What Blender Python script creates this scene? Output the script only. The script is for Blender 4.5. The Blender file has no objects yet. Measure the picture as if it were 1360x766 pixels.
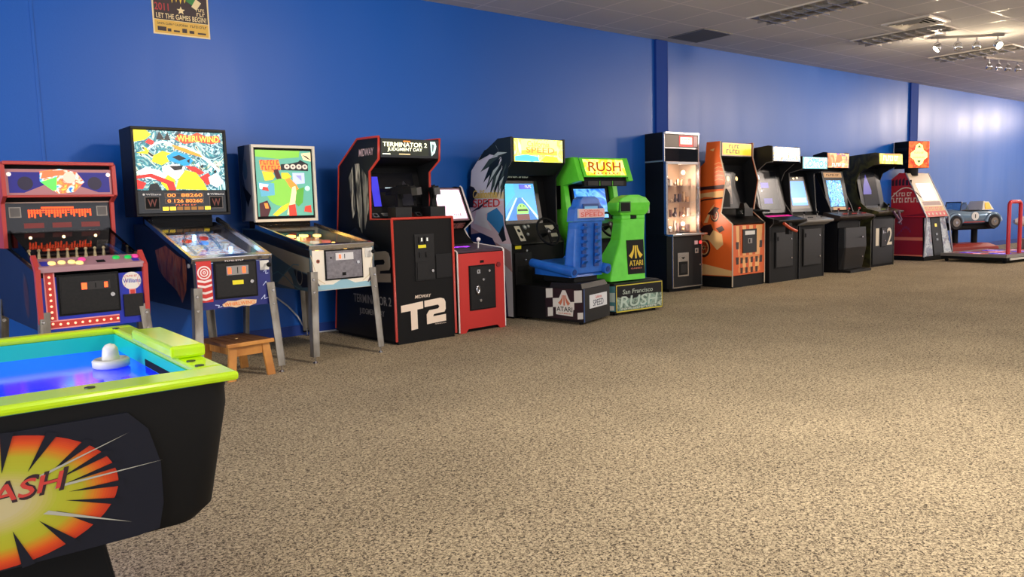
import bpy, math, random
from mathutils import Matrix, Vector
random.seed(7)
SC = bpy.context.scene
COL = SC.collection
R = math.radians

# ------------------------------------------------------------ camera
cam_d = bpy.data.cameras.new('camera')
cam = bpy.data.objects.new('camera', cam_d)
COL.objects.link(cam)
SC.camera = cam
cam_d.sensor_width = 36
cam_d.lens = 1023.27 / 1360 * 36
cam_d.clip_end = 100
def cam_matrix():
    pitch, roll, yaw = R(5.8957), R(1.6213), R(38.2186)
    fwd = Vector((math.sin(yaw), math.cos(yaw), 0)); right = Vector((math.cos(yaw), -math.sin(yaw), 0)); up = Vector((0, 0, 1))
    f2 = fwd * math.cos(pitch) - up * math.sin(pitch)
    d = -(up * math.cos(pitch) + fwd * math.sin(pitch))
    r = right * math.cos(roll) + d * math.sin(roll)
    dd = -right * math.sin(roll) + d * math.cos(roll)
    m = Matrix.Identity(4)
    for i in range(3):
        m[i][0] = r[i]; m[i][1] = -dd[i]; m[i][2] = -f2[i]
    m[0][3], m[1][3], m[2][3] = 0, 0, 1.17
    return m
cam.matrix_world = cam_matrix()

# ------------------------------------------------------------ view, world, lamps and added fill light
SC.view_settings.view_transform = 'Standard'
SC.view_settings.look = 'None'
SC.view_settings.gamma = 1
SC.view_settings.use_curve_mapping = False
SC.view_settings.exposure = 0.0
try:
    SC.cycles.use_denoising = True
    SC.cycles.max_bounces = 6
    SC.cycles.sample_clamp_indirect = 4.0
except Exception:
    pass
W = bpy.data.worlds.new('world'); SC.world = W; W.use_nodes = True
W.node_tree.nodes['Background'].inputs[0].default_value = (0.55, 0.62, 0.8, 1)
W.node_tree.nodes['Background'].inputs[1].default_value = 0.15
CEIL = 3.39
WALL = 7.15
def area(x, y, z, sx, sy, power, color, rx=0, ry=0, rz=0, name='ceiling_lamp_light'):
    l = bpy.data.lights.new(name, 'AREA'); l.shape = 'RECTANGLE'; l.size = sx; l.size_y = sy
    l.energy = power; l.color = color
    o = bpy.data.objects.new(name, l); COL.objects.link(o); o.location = (x, y, z); o.rotation_euler = (rx, ry, rz)
    return o
def spot(p, target, power, color, angle=70, blend=0.8, r=0.05, name='track_spot_light'):
    l = bpy.data.lights.new(name, 'SPOT'); l.energy = power; l.color = color; l.spot_size = R(angle); l.spot_blend = blend
    l.shadow_soft_size = r
    o = bpy.data.objects.new(name, l); COL.objects.link(o); o.location = p
    d = Vector(target) - Vector(p); o.rotation_euler = d.to_track_quat('-Z', 'Y').to_euler()
    return o
WARM = (1.0, 0.82, 0.62)
NEUT = (1.0, 0.92, 0.84)
FILL_TROFFERS = [(3.7, 1.1, 160), (9.4, -0.5, 30), (14.3, 0.9, 60), (19.0, 1.2, 150), (1.2, -2.2, 30), (7.0, -3.0, 60)]  # unseen lit troffers, added to brighten the room
for x, y, p in FILL_TROFFERS:
    area(x, y, CEIL - 0.06, 0.55, 1.15, p, NEUT)
# added fill light: large panels along the unseen front, left and right walls
area(9.0, -5.85, 1.55, 18.0, 2.3, 310, (0.93, 0.95, 1.0), R(90), 0, 0, 'storefront_daylight')
area(-4.85, 1.0, 1.55, 7.0, 2.3, 560, (0.93, 0.95, 1.0), R(90), 0, R(-90), 'side_window_daylight')
area(26.85, 0.5, 1.55, 9.0, 2.3, 230, (1.0, 0.93, 0.88), R(90), 0, R(90), 'far_window_daylight')
# track spots turned towards the long wall and floor (the two lit heads of the track in view come with their lamp)
SPOTS = [((3.7, 2.0, 3.2), (2.2, 7.1, 2.1), 300, 0), ((11.0, 2.0, 3.2), (6.4, 7.1, 2.4), 90, 0), ((15.1, 2.0, 3.2), (8.8, 7.1, 2.4), 520, 0),
         ((19.6, 5.0, 3.2), (15.4, 7.1, 2.6), 130, 110), ((22.6, 5.4, 3.2), (18.6, 7.1, 2.7), 100, 70), ((24.0, 5.4, 3.2), (20.0, 7.1, 2.7), 90, 30), ((15.8, 3.0, 3.2), (14.2, 7.1, 1.6), 30, 150), ((13.9, 3.6, 3.2), (13.3, 7.1, 2.0), 130, 0)]  # spot with the strongest spill is added to brighten the right ceiling
for p, t, e, spill in SPOTS:
    spot(p, t, e, (1.0, 0.82, 0.68), 80, 1.0, 0.16)
    if spill:   # added point light that brightens the ceiling around the spot
        l = bpy.data.lights.new('lamp_spill_light', 'POINT'); l.energy = spill; l.color = (1, .84, .72); l.shadow_soft_size = .05
        o = bpy.data.objects.new('lamp_spill_light', l); COL.objects.link(o); o.location = (p[0], p[1], 3.08)

# ------------------------------------------------------------ materials
def lin(c):
    return tuple((v / 12.92 if v <= 0.04045 else ((v + 0.055) / 1.055) ** 2.4) for v in [k / 255 for k in c]) + (1,)
_M = {}
def mat(name, rgb, rough=0.5, metal=0.0, emit=None, es=0.0, coat=0.0, spec=0.5):
    if name in _M: return _M[name]
    m = bpy.data.materials.new(name); m.use_nodes = True; b = m.node_tree.nodes['Principled BSDF']
    b.inputs['Base Color'].default_value = lin(rgb); b.inputs['Roughness'].default_value = rough
    b.inputs['Metallic'].default_value = metal; b.inputs['Specular IOR Level'].default_value = spec
    if coat: b.inputs['Coat Weight'].default_value = coat; b.inputs['Coat Roughness'].default_value = 0.08
    if es:
        b.inputs['Emission Color'].default_value = lin(emit or rgb); b.inputs['Emission Strength'].default_value = es
    _M[name] = m; return m
def nodes_of(m): return m.node_tree.nodes, m.node_tree.links
def noisy(name, c1, c2, scale=8, rough=0.5, detail=4, metal=0.0, bump=0.0, lo=0.35, hi=0.65, stretch=None, spec=0.5):
    """a two-tone mottled surface"""
    if name in _M: return _M[name]
    m = mat(name, c1, rough, metal, spec=spec); n, l = nodes_of(m); b = n['Principled BSDF']
    tc = n.new('ShaderNodeTexCoord'); mp = n.new('ShaderNodeMapping'); nz = n.new('ShaderNodeTexNoise'); cr = n.new('ShaderNodeValToRGB')
    if stretch: mp.inputs['Scale'].default_value = stretch
    nz.inputs['Scale'].default_value = scale; nz.inputs['Detail'].default_value = detail
    cr.color_ramp.elements[0].position = lo; cr.color_ramp.elements[1].position = hi
    cr.color_ramp.elements[0].color = lin(c1); cr.color_ramp.elements[1].color = lin(c2)
    l.new(tc.outputs['Object'], mp.inputs[0]); l.new(mp.outputs[0], nz.inputs[0]); l.new(nz.outputs[0], cr.inputs[0]); l.new(cr.outputs[0], b.inputs['Base Color'])
    if bump:
        bp = n.new('ShaderNodeBump'); bp.inputs['Strength'].default_value = bump; bp.inputs['Distance'].default_value = 0.01
        l.new(nz.outputs[0], bp.inputs['Height']); l.new(bp.outputs[0], b.inputs['Normal'])
    return m
def artm(name, palette, scale=10, es=0.0, warp=1.2, rough=0.3, stretch=(1, 1, 1), offset=0.0):
    """printed art: warped patches of a palette; lit from behind when es > 0"""
    if name in _M: return _M[name]
    m = mat(name, palette[0], rough); n, l = nodes_of(m); b = n['Principled BSDF']
    tc = n.new('ShaderNodeTexCoord'); mp = n.new('ShaderNodeMapping'); mp.inputs['Scale'].default_value = stretch
    mp.inputs['Location'].default_value = (offset, offset * 0.7, offset * 1.3)
    nz = n.new('ShaderNodeTexNoise'); nz.inputs['Scale'].default_value = scale; nz.inputs['Detail'].default_value = 3; nz.inputs['Distortion'].default_value = warp
    cr = n.new('ShaderNodeValToRGB'); e = cr.color_ramp.elements
    k = len(palette)
    for i, c in enumerate(palette):
        p = 0.30 + 0.40 * i / max(1, k - 1)
        el = e[i] if i < 2 else e.new(p)
        el.position = p; el.color = lin(c)
    cr.color_ramp.interpolation = 'LINEAR'
    l.new(tc.outputs['Object'], mp.inputs[0]); l.new(mp.outputs[0], nz.inputs[0]); l.new(nz.outputs[0], cr.inputs[0]); l.new(cr.outputs[0], b.inputs['Base Color'])
    if es:
        l.new(cr.outputs[0], b.inputs['Emission Color']); b.inputs['Emission Strength'].default_value = es
    _M[name] = m; return m
def wall_paint():
    m = mat('satin_blue_paint', (10, 88, 180), 0.42, spec=.42); n, l = nodes_of(m); b = n['Principled BSDF']
    tc = n.new('ShaderNodeTexCoord'); mp = n.new('ShaderNodeMapping'); mp.inputs['Scale'].default_value = (2.0, 1, 0.25)
    nz = n.new('ShaderNodeTexNoise'); nz.inputs['Scale'].default_value = 1.6; nz.inputs['Detail'].default_value = 4
    cr = n.new('ShaderNodeMapRange'); cr.inputs['To Min'].default_value = 0.33; cr.inputs['To Max'].default_value = 0.5
    l.new(tc.outputs['Object'], mp.inputs[0]); l.new(mp.outputs[0], nz.inputs[0]); l.new(nz.outputs[0], cr.inputs[0]); l.new(cr.outputs[0], b.inputs['Roughness'])
    n2 = n.new('ShaderNodeTexNoise'); n2.inputs['Scale'].default_value = 90; bp = n.new('ShaderNodeBump'); bp.inputs['Strength'].default_value = 0.12; bp.inputs['Distance'].default_value = 0.004
    l.new(tc.outputs['Object'], n2.inputs[0]); l.new(n2.outputs[0], bp.inputs['Height']); l.new(bp.outputs[0], b.inputs['Normal'])
    return m
def carpet():
    m = mat('loop_carpet', (120, 108, 90), 0.95, spec=0.1); n, l = nodes_of(m); b = n['Principled BSDF']
    tc = n.new('ShaderNodeTexCoord')
    nz = n.new('ShaderNodeTexNoise'); nz.inputs['Scale'].default_value = 95; nz.inputs['Detail'].default_value = 2.0; nz.inputs['Distortion'].default_value = 1.2
    cr = n.new('ShaderNodeValToRGB'); e = cr.color_ramp.elements
    e[0].position = 0.37; e[0].color = lin((80, 70, 58)); e[1].position = 0.62; e[1].color = lin((206, 187, 152))
    x = e.new(0.47); x.color = lin((154, 138, 111))
    big = n.new('ShaderNodeTexNoise'); big.inputs['Scale'].default_value = 1.3; big.inputs['Detail'].default_value = 3
    mr = n.new('ShaderNodeMapRange'); mr.inputs['From Min'].default_value = 0.3; mr.inputs['From Max'].default_value = 0.7; mr.inputs['To Min'].default_value = 0.86; mr.inputs['To Max'].default_value = 1.05
    mx = n.new('ShaderNodeMix'); mx.data_type = 'RGBA'; mx.blend_type = 'MULTIPLY'; mx.inputs[0].default_value = 1
    l.new(tc.outputs['Object'], nz.inputs[0]); l.new(tc.outputs['Object'], big.inputs[0])
    l.new(nz.outputs[0], cr.inputs[0]); l.new(big.outputs[0], mr.inputs[0])
    l.new(cr.outputs[0], mx.inputs[6]); l.new(mr.outputs[0], mx.inputs[7]); l.new(mx.outputs[2], b.inputs['Base Color'])
    bp = n.new('ShaderNodeBump'); bp.inputs['Strength'].default_value = 0.6; bp.inputs['Distance'].default_value = 0.006
    l.new(nz.outputs[0], bp.inputs['Height']); l.new(bp.outputs[0], b.inputs['Normal'])
    return m
def glass(name='clear_glass', rough=0.02, fac=0.10, tint=(255, 255, 255)):
    if name in _M: return _M[name]
    m = bpy.data.materials.new(name); m.use_nodes = True; n, l = nodes_of(m); n.clear()
    o = n.new('ShaderNodeOutputMaterial'); t = n.new('ShaderNodeBsdfTransparent'); g = n.new('ShaderNodeBsdfGlossy'); x = n.new('ShaderNodeMixShader')
    g.inputs['Roughness'].default_value = rough; t.inputs[0].default_value = lin(tint)
    x.inputs[0].default_value = fac
    l.new(t.outputs[0], x.inputs[1]); l.new(g.outputs[0], x.inputs[2]); l.new(x.outputs[0], o.inputs[0])
    _M[name] = m; return m
BLACK = mat('black_laminate', (16, 15, 16), 0.48, spec=.3)
BLK2 = mat('matte_black', (10, 10, 11), 0.7, spec=.25)
BLKM = noisy('black_powder_metal', (15, 14, 14), (23, 21, 20), 60, 0.45, spec=.35)
CHROME = mat('chrome', (205, 205, 208), 0.22, 1.0)
STEEL = noisy('worn_steel', (168, 162, 152), (120, 112, 100), 14, 0.38, metal=0.75, stretch=(1, 1, 0.3))
WHITE = mat('white_plastic', (225, 222, 214), 0.4)
CREAM = mat('cream_print', (238, 222, 200), 0.45)
REDT = mat('red_edge_trim', (190, 58, 44), 0.35)
YEL = mat('yellow_sticker', (232, 218, 30), 0.4)
GLASS = glass()
DGLASS = glass('smoked_glass', 0.03, 0.12, (120, 120, 122))
SCRNOFF = mat('dark_tube_glass', (14, 15, 20), 0.22, spec=.3)

# ------------------------------------------------------------ mesh helpers
_TXT = {}
def text_mesh(s):
    if s in _TXT: return _TXT[s]
    cu = bpy.data.curves.new('t', 'FONT'); cu.body = s; cu.size = 1; cu.offset = 0.012; cu.resolution_u = 3; cu.fill_mode = 'FRONT'
    ob = bpy.data.objects.new('t', cu); COL.objects.link(ob)
    dg = bpy.context.evaluated_depsgraph_get(); me = ob.evaluated_get(dg).to_mesh()
    vs = [v.co.copy() for v in me.vertices]; fs = [tuple(p.vertices) for p in me.polygons]
    ob.evaluated_get(dg).to_mesh_clear(); bpy.data.objects.remove(ob); bpy.data.curves.remove(cu)
    x0 = min(v.x for v in vs); x1 = max(v.x for v in vs); y0 = min(v.y for v in vs); y1 = max(v.y for v in vs)
    vs = [((v.x - x0) / (x1 - x0), (v.y - y0) / (y1 - y0)) for v in vs]
    _TXT[s] = (vs, fs); return _TXT[s]
class MB:
    def __init__(s): s.v = []; s.f = []; s.fm = []; s.mats = []; s.T = Matrix.Identity(4); s.smooth = []
    def mi(s, m):
        if m not in s.mats: s.mats.append(m)
        return s.mats.index(m)
    def add(s, vs, fs, m, smooth=False):
        b = len(s.v); k = s.mi(m)
        s.v += [tuple(s.T @ Vector(v)) for v in vs]
        for f in fs: s.f.append(tuple(b + i for i in f)); s.fm.append(k); s.smooth.append(smooth)
    def box(s, x0, x1, y0, y1, z0, z1, m):
        if x0 > x1: x0, x1 = x1, x0
        if y0 > y1: y0, y1 = y1, y0
        if z0 > z1: z0, z1 = z1, z0
        vs = [(x, y, z) for x in (x0, x1) for y in (y0, y1) for z in (z0, z1)]
        s.add(vs, [(0, 1, 3, 2), (4, 6, 7, 5), (0, 4, 5, 1), (2, 3, 7, 6), (0, 2, 6, 4), (1, 5, 7, 3)], m)
    def hexa(s, a, b, m):
        """solid between quad a and quad b (each four 3-D points)"""
        s.add(list(a) + list(b), [(3, 2, 1, 0), (4, 5, 6, 7), (0, 1, 5, 4), (1, 2, 6, 5), (2, 3, 7, 6), (3, 0, 4, 7)], m)
    def poly(s, pts, z0, z1, m, smooth=False):
        """prism of a 2-D outline in local xy between z0 and z1"""
        n = len(pts)
        ar = sum(pts[i][0] * pts[(i + 1) % n][1] - pts[(i + 1) % n][0] * pts[i][1] for i in range(n))
        if ar < 0: pts = pts[::-1]
        vs = [(p[0], p[1], z0) for p in pts] + [(p[0], p[1], z1) for p in pts]
        s.add(vs, [tuple(range(n - 1, -1, -1)), tuple(range(n, 2 * n))], m)
        s.add(vs, [(i, (i + 1) % n, n + (i + 1) % n, n + i) for i in range(n)], m, smooth)
    def side(s, prof, x0, x1, m):
        """prism of a (y, z) outline between x0 and x1"""
        T = s.T; s.T = T @ Matrix(((0, 0, 1, 0), (1, 0, 0, 0), (0, 1, 0, 0), (0, 0, 0, 1))); s.poly(prof, x0, x1, m); s.T = T
    def flat(s, pts, z, m):
        """a printed shape lying on the local xy plane"""
        n = len(pts)
        ar = sum(pts[i][0] * pts[(i + 1) % n][1] - pts[(i + 1) % n][0] * pts[i][1] for i in range(n))
        if ar < 0: pts = pts[::-1]
        s.add([(p[0], p[1], z) for p in pts], [tuple(range(n))], m)
    def text(s, t, u0, u1, v0, v1, z, m, shear=0.0):
        vs, fs = text_mesh(t)
        w, h = u1 - u0, v1 - v0
        s.add([(u0 + a * w + shear * b * h, v0 + b * h, z) for a, b in vs], fs, m)
    def cyl(s, p0, p1, r, m, r1=None, seg=12, caps=True):
        p0, p1 = Vector(p0), Vector(p1); d = (p1 - p0).normalized()
        a = d.orthogonal().normalized(); b = d.cross(a); r1 = r if r1 is None else r1
        vs = []
        for p, q in ((p0, r), (p1, r1)):
            vs += [tuple(p + (a * math.cos(2 * math.pi * i / seg) + b * math.sin(2 * math.pi * i / seg)) * q) for i in range(seg)]
        s.add(vs, [(i, (i + 1) % seg, seg + (i + 1) % seg, seg + i) for i in range(seg)], m, True)
        if caps: s.add(vs, [tuple(range(seg - 1, -1, -1)), tuple(range(seg, 2 * seg))], m)
    def tube(s, pts, r, m, seg=8):
        pts = [Vector(p) for p in pts]; n = len(pts); rings = []; a = None
        for i, p in enumerate(pts):
            d = ((pts[i + 1] if i < n - 1 else p) - (pts[i - 1] if i else p)).normalized()
            if a is None: a = d.orthogonal().normalized()
            a = (a - d * a.dot(d)).normalized(); b = d.cross(a)
            rings.append([tuple(p + (a * math.cos(2 * math.pi * k / seg) + b * math.sin(2 * math.pi * k / seg)) * r) for k in range(seg)])
        vs = [v for rg in rings for v in rg]
        fs = [(i * seg + k, i * seg + (k + 1) % seg, (i + 1) * seg + (k + 1) % seg, (i + 1) * seg + k) for i in range(n - 1) for k in range(seg)]
        s.add(vs, fs, m, True); s.add(vs, [tuple(range(seg - 1, -1, -1)), tuple(range((n - 1) * seg, n * seg))], m)
    def lathe(s, c, prof, m, seg=20):
        c = Vector(c); vs = []; n = len(prof)
        for r, z in prof: vs += [(c.x + r * math.cos(2 * math.pi * k / seg), c.y + r * math.sin(2 * math.pi * k / seg), c.z + z) for k in range(seg)]
        s.add(vs, [(i * seg + k, i * seg + (k + 1) % seg, (i + 1) * seg + (k + 1) % seg, (i + 1) * seg + k) for i in range(n - 1) for k in range(seg)], m, True)
        s.add(vs, [tuple(range(seg - 1, -1, -1)), tuple(range((n - 1) * seg, n * seg))], m)
    def ball(s, c, r, m, seg=12, sz=1.0):
        s.lathe(c, [(max(1e-4, r * math.sin(math.pi * i / 8)), -r * sz * math.cos(math.pi * i / 8)) for i in range(9)], m, seg)
    def loft(s, rings, m, smooth=True, caps=True):
        n = len(rings[0]); vs = [p for rg in rings for p in rg]
        s.add(vs, [(i * n + k, i * n + (k + 1) % n, (i + 1) * n + (k + 1) % n, (i + 1) * n + k) for i in range(len(rings) - 1) for k in range(n)], m, smooth)
        if caps: s.add(vs, [tuple(range(n - 1, -1, -1)), tuple(range((len(rings) - 1) * n, len(rings) * n))], m)
    def build(s, name, parent=None, bevel=0.0, subsurf=0):
        me = bpy.data.meshes.new(name); me.from_pydata(s.v, [], s.f)
        for m in s.mats: me.materials.append(m)
        me.polygons.foreach_set('material_index', s.fm); me.polygons.foreach_set('use_smooth', s.smooth); me.update()
        o = bpy.data.objects.new(name, me); COL.objects.link(o)
        if parent: o.parent = parent
        if bevel:
            b = o.modifiers.new('b', 'BEVEL'); b.width = bevel; b.segments = 2; b.limit_method = 'ANGLE'; b.angle_limit = R(40)
        if subsurf:
            q = o.modifiers.new('s', 'SUBSURF'); q.levels = subsurf; q.render_levels = subsurf
        return o
def empty(name, loc, rz, label, cat, group=None):
    o = bpy.data.objects.new(name, None); COL.objects.link(o); o.location = loc; o.rotation_euler = (0, 0, R(rz)); o.empty_display_size = 0.2
    o['label'] = label; o['category'] = cat
    if group: o['group'] = group
    return o
def tag(o, label, cat, group=None, kind=None):
    o['label'] = label; o['category'] = cat
    if group: o['group'] = group
    if kind: o['kind'] = kind
    return o
def structure(mb, name, bevel=0.0):
    o = mb.build(name, None, bevel); o['kind'] = 'structure'; return o
def front(y=0, z=0, x=0):
    """frame on a vertical face turned to the front: u right, v up, n out"""
    return Matrix(((1, 0, 0, x), (0, 0, -1, y), (0, 1, 0, z), (0, 0, 0, 1)))
def slope(p0, p1, x=0):
    """frame on a face rising from (y,z) p0 to p1: u right, v along the rise, n out"""
    v = Vector((0, p1[0] - p0[0], p1[1] - p0[1])).normalized(); u = Vector((1, 0, 0)); n = u.cross(v)
    return Matrix(((u.x, v.x, n.x, x), (u.y, v.y, n.y, p0[0]), (u.z, v.z, n.z, p0[1]), (0, 0, 0, 1)))
def leftside(x):
    """frame on the left flank: a = -y (front is +... right), b = z, n out (-x)"""
    return Matrix(((0, 0, -1, x), (-1, 0, 0, 0), (0, 1, 0, 0), (0, 0, 0, 1)))
def circ(cx, cy, r, n=20, ry=None, a0=0.0, a1=2 * math.pi):
    ry = r if ry is None else ry
    full = abs(a1 - a0 - 2 * math.pi) < 1e-6
    k = n if full else n - 1
    return [(cx + r * math.cos(a0 + (a1 - a0) * i / k), cy + ry * math.sin(a0 + (a1 - a0) * i / k)) for i in range(n)]
def rect(u0, u1, v0, v1): return [(u0, v0), (u1, v0), (u1, v1), (u0, v1)]
def scribble(m, u0, u1, v0, v1, z, mt, n=7):
    """a line of marks too small to read"""
    k = (u1 - u0) / n
    for i in range(n):
        a = u0 + i * k
        m.flat(rect(a, a + k * .28, v0, v1), z, mt)
        if i % 3 != 1: m.flat(rect(a + k * .28, a + k * .75, v1 - (v1 - v0) * .25, v1), z, mt)
        if i % 2: m.flat(rect(a + k * .28, a + k * .75, v0, v0 + (v1 - v0) * .25), z, mt)
def dist(a, b): return math.hypot(a[0] - b[0], a[1] - b[1])
def part(name, root, fn, T=None, bevel=0.0, label=None):
    m = MB()
    if T is not None: m.T = T
    fn(m); o = m.build(name, root, bevel)
    if label: o['label'] = label
    return o
def outline(m, pts, t, z, mt):
    """a printed line following the points"""
    n = len(pts)
    for i in range(n - 1):
        a, b = pts[i], pts[i + 1]; d = dist(a, b) or 1e-6; nx, ny = -(b[1] - a[1]) / d * t / 2, (b[0] - a[0]) / d * t / 2
        m.flat([(a[0] - nx, a[1] - ny), (b[0] - nx, b[1] - ny), (b[0] + nx, b[1] + ny), (a[0] + nx, a[1] + ny)], z, mt)
def edge_trim(root, prof, w, mt, r=0.009, name='edge_trim'):
    for sx in (-1, 1):
        part(name, root, lambda m: m.tube([(sx * (w / 2 - 0.004), p[0], p[1]) for p in prof], r, mt))

# ============================================================ THE ROOM
X0, X1, Y0 = -5.0, 27.0, -6.0
m = MB(); m.box(X0, X1, Y0, WALL, -0.12, 0, carpet()); structure(m, 'floor')
def ceiling_mat():
    m = mat('ceiling_tile', (176, 168, 160), 0.85, spec=0.3); n, l = nodes_of(m); b = n['Principled BSDF']
    tc = n.new('ShaderNodeTexCoord'); mp = n.new('ShaderNodeMapping'); mp.inputs['Location'].default_value = (-7.02, -6.36, 0)
    bk = n.new('ShaderNodeTexBrick'); bk.offset = 0; bk.squash = 1
    bk.inputs['Scale'].default_value = 1; bk.inputs['Brick Width'].default_value = 0.61; bk.inputs['Row Height'].default_value = 0.61
    bk.inputs['Mortar Size'].default_value = 0.012; bk.inputs['Mortar Smooth'].default_value = 0.1
    bk.inputs['Color1'].default_value = lin((184, 182, 184)); bk.inputs['Color2'].default_value = lin((194, 190, 190)); bk.inputs['Mortar'].default_value = lin((212, 204, 198))
    nz = n.new('ShaderNodeTexNoise'); nz.inputs['Scale'].default_value = 120; bp = n.new('ShaderNodeBump'); bp.inputs['Strength'].default_value = 0.25; bp.inputs['Distance'].default_value = 0.004
    mr = n.new('ShaderNodeMapRange'); mr.inputs['To Min'].default_value = 0.85; mr.inputs['To Max'].default_value = 0.35
    l.new(tc.outputs['Object'], mp.inputs[0]); l.new(mp.outputs[0], bk.inputs[0]); l.new(bk.outputs[0], b.inputs['Base Color'])
    l.new(bk.outputs['Fac'], mr.inputs[0]); l.new(mr.outputs[0], b.inputs['Roughness'])
    l.new(tc.outputs['Object'], nz.inputs[0]); l.new(nz.outputs[0], bp.inputs['Height']); l.new(bp.outputs[0], b.inputs['Normal'])
    return m
m = MB(); m.box(X0, X1, Y0, WALL, CEIL, CEIL + 0.1, ceiling_mat()); structure(m, 'ceiling')
PAINT = wall_paint()
m = MB(); m.box(X0, X1, WALL, WALL + 0.15, 0, CEIL, PAINT); structure(m, 'wall_back')
m = MB(); m.box(X1, X1 + 0.15, Y0, WALL, 0, CEIL, PAINT); structure(m, 'wall_right')
m = MB(); m.box(X0 - 0.15, X0, Y0, WALL, 0, CEIL, mat('plain_wall', (120, 128, 150), 0.6)); structure(m, 'wall_left')
m = MB(); m.box(X0, X1, Y0 - 0.15, Y0, 0, CEIL, mat('plain_wall', (120, 128, 150), 0.6)); structure(m, 'wall_front')
# made-up windows: frame and glass at the added fill panels
for i, (cx, cy, half, ax) in enumerate(((9.0, Y0, 9.2, 0), (X0, 1.0, 3.6, 1), (X1, 0.5, 4.6, 2))):
    m = MB(); fr = mat('window_aluminium', (150, 150, 152), .4, .7); gl = glass('window_glass', .02, .05)
    T = Matrix.Translation((cx, cy, 0)) @ Matrix.Rotation(R(-90) if ax else 0, 4, 'Z')
    if ax == 2: T = Matrix.Translation((cx, cy, 0)) @ Matrix.Rotation(R(90), 4, 'Z')
    m.T = T
    for z in (.35, 2.72): m.box(-half, half, .0, .10, z, z + .06, fr)
    n = int(half)
    for k in range(n + 1): m.box(-half + 2 * half * k / n - .03, -half + 2 * half * k / n + .03, .02, .10, .41, 2.72, fr)
    m.box(-half, half, .20, .206, .41, 2.72, gl)
    structure(m, 'window_%d' % (i + 1))  # made-up window around an added fill panel
PIL = mat('flat_blue_paint', (24, 62, 146), 0.75, spec=0.2)
for i, x in enumerate((8.19, 15.6)):
    m = MB(); m.box(x, x + (0.24, 0.32)[i], WALL - 0.035, WALL + 0.02, 0, CEIL - 0.002, PIL); structure(m, 'trim_%d' % (i + 1), 0.004)
m = MB(); m.box(0.93, 0.955, WALL - 0.006, WALL + 0.01, 0, CEIL, PAINT); structure(m, 'trim_3', 0.003)
m = MB(); m.box(X0, 8.19, WALL - 0.012, WALL + 0.01, 0, 0.10, mat('blue_base_vinyl', (20, 58, 140), 0.5)); m.box(8.43, 15.6, WALL - 0.012, WALL + 0.01, 0, 0.10, mat('blue_base_vinyl', (20, 58, 140), 0.5)); m.box(15.92, X1, WALL - 0.012, WALL + 0.01, 0, 0.10, mat('blue_base_vinyl', (20, 58, 140), 0.5)); structure(m, 'baseboard_back')

# ---- ceiling fittings
TFRAME = mat('white_enamel', (214, 204, 190), 0.35)
def troffer(x, y, lit, label, group, nx=3, ny=8):
    e = empty('troffer_light', (x, y, CEIL), 0, label, 'ceiling light', group)
    m = MB()
    for a in ((-.3, -.28, -.6, .6), (.28, .3, -.6, .6), (-.28, .28, -.6, -.58), (-.28, .28, .58, .6)): m.box(a[0], a[1], a[2], a[3], -0.014, 0.0, TFRAME)
    m.build('frame', e)
    back = mat('lit_diffuser', (255, 244, 228), 0.5, es=2.2) if lit else mat('dull_reflector', (96, 92, 90), 0.35)
    part('diffuser', e, lambda m: m.box(-.28, .28, -.58, .58, -0.004, -0.001, back))
    lv = mat('silver_louver', (190, 184, 178), 0.25, 0.8)
    m = MB()
    for i in range(1, nx): m.box(-.28 + .56 * i / nx - .004, -.28 + .56 * i / nx + .004, -.58, .58, -0.045, -0.005, lv)
    for i in range(1, ny): m.box(-.28, .28, -.58 + 1.16 * i / ny - .004, -.58 + 1.16 * i / ny + .004, -0.045, -0.005, lv)
    m.build('louver', e)
    return e
troffer(8.55, 5.14, False, 'unlit recessed ceiling light with silver louver, nearest to the camera', 'recessed ceiling lights')
troffer(10.99, 5.14, False, 'unlit recessed ceiling light with louver beside the square supply vent', 'recessed ceiling lights')
troffer(13.43, 5.14, False, 'recessed ceiling light with louver behind the lit track spotlights', 'recessed ceiling lights')
for x, y, p in FILL_TROFFERS:  # bodies for the added fill lights, out of view
    troffer(x, y, True, 'lit recessed ceiling light, %s' % {(3.7, 1.1): 'closest in front of the camera', (9.4, -.5): 'second along the open floor', (14.3, .9): 'third along the open floor', (19.0, 1.2): 'at the far right end of the room', (1.2, -2.2): 'behind the camera', (7.0, -3.0): 'nearest the storefront windows'}[(x, y)], 'lit recessed ceiling lights')
e = empty('return_grille', (8.545, 6.66, CEIL), 0, 'dark square air return grille in ceiling above the tall prize cabinet', 'vent')
part('frame', e, lambda m: [m.box(*a, -0.012, 0, mat('grille_frame', (110, 106, 100), 0.4)) for a in ((-.3, .3, -.3, -.28), (-.3, .3, .28, .3), (-.3, -.28, -.28, .28), (.28, .3, -.28, .28))])
def gr(m):
    g = mat('grille_grey', (92, 88, 84), 0.5)
    m.box(-.28, .28, -.28, .28, -0.002, -0.0005, BLK2)
    for i in range(28): m.box(-.28 + .02 * i, -.28 + .02 * i + .007, -.28, .28, -0.011, -0.002, g)
    for i in range(28): m.box(-.28, .28, -.28 + .02 * i, -.28 + .02 * i + .007, -0.0105, -0.002, g)
part('core', e, gr)
e = empty('supply_vent', (10.38, 4.7, CEIL), 0, 'square four way air vent in ceiling left of the track lights', 'vent')
part('frame', e, lambda m: [m.box(*a, -0.02, 0, TFRAME) for a in ((-.3, .3, -.3, -.25), (-.3, .3, .25, .3), (-.3, -.25, -.25, .25), (.25, .3, -.25, .25))])
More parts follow.
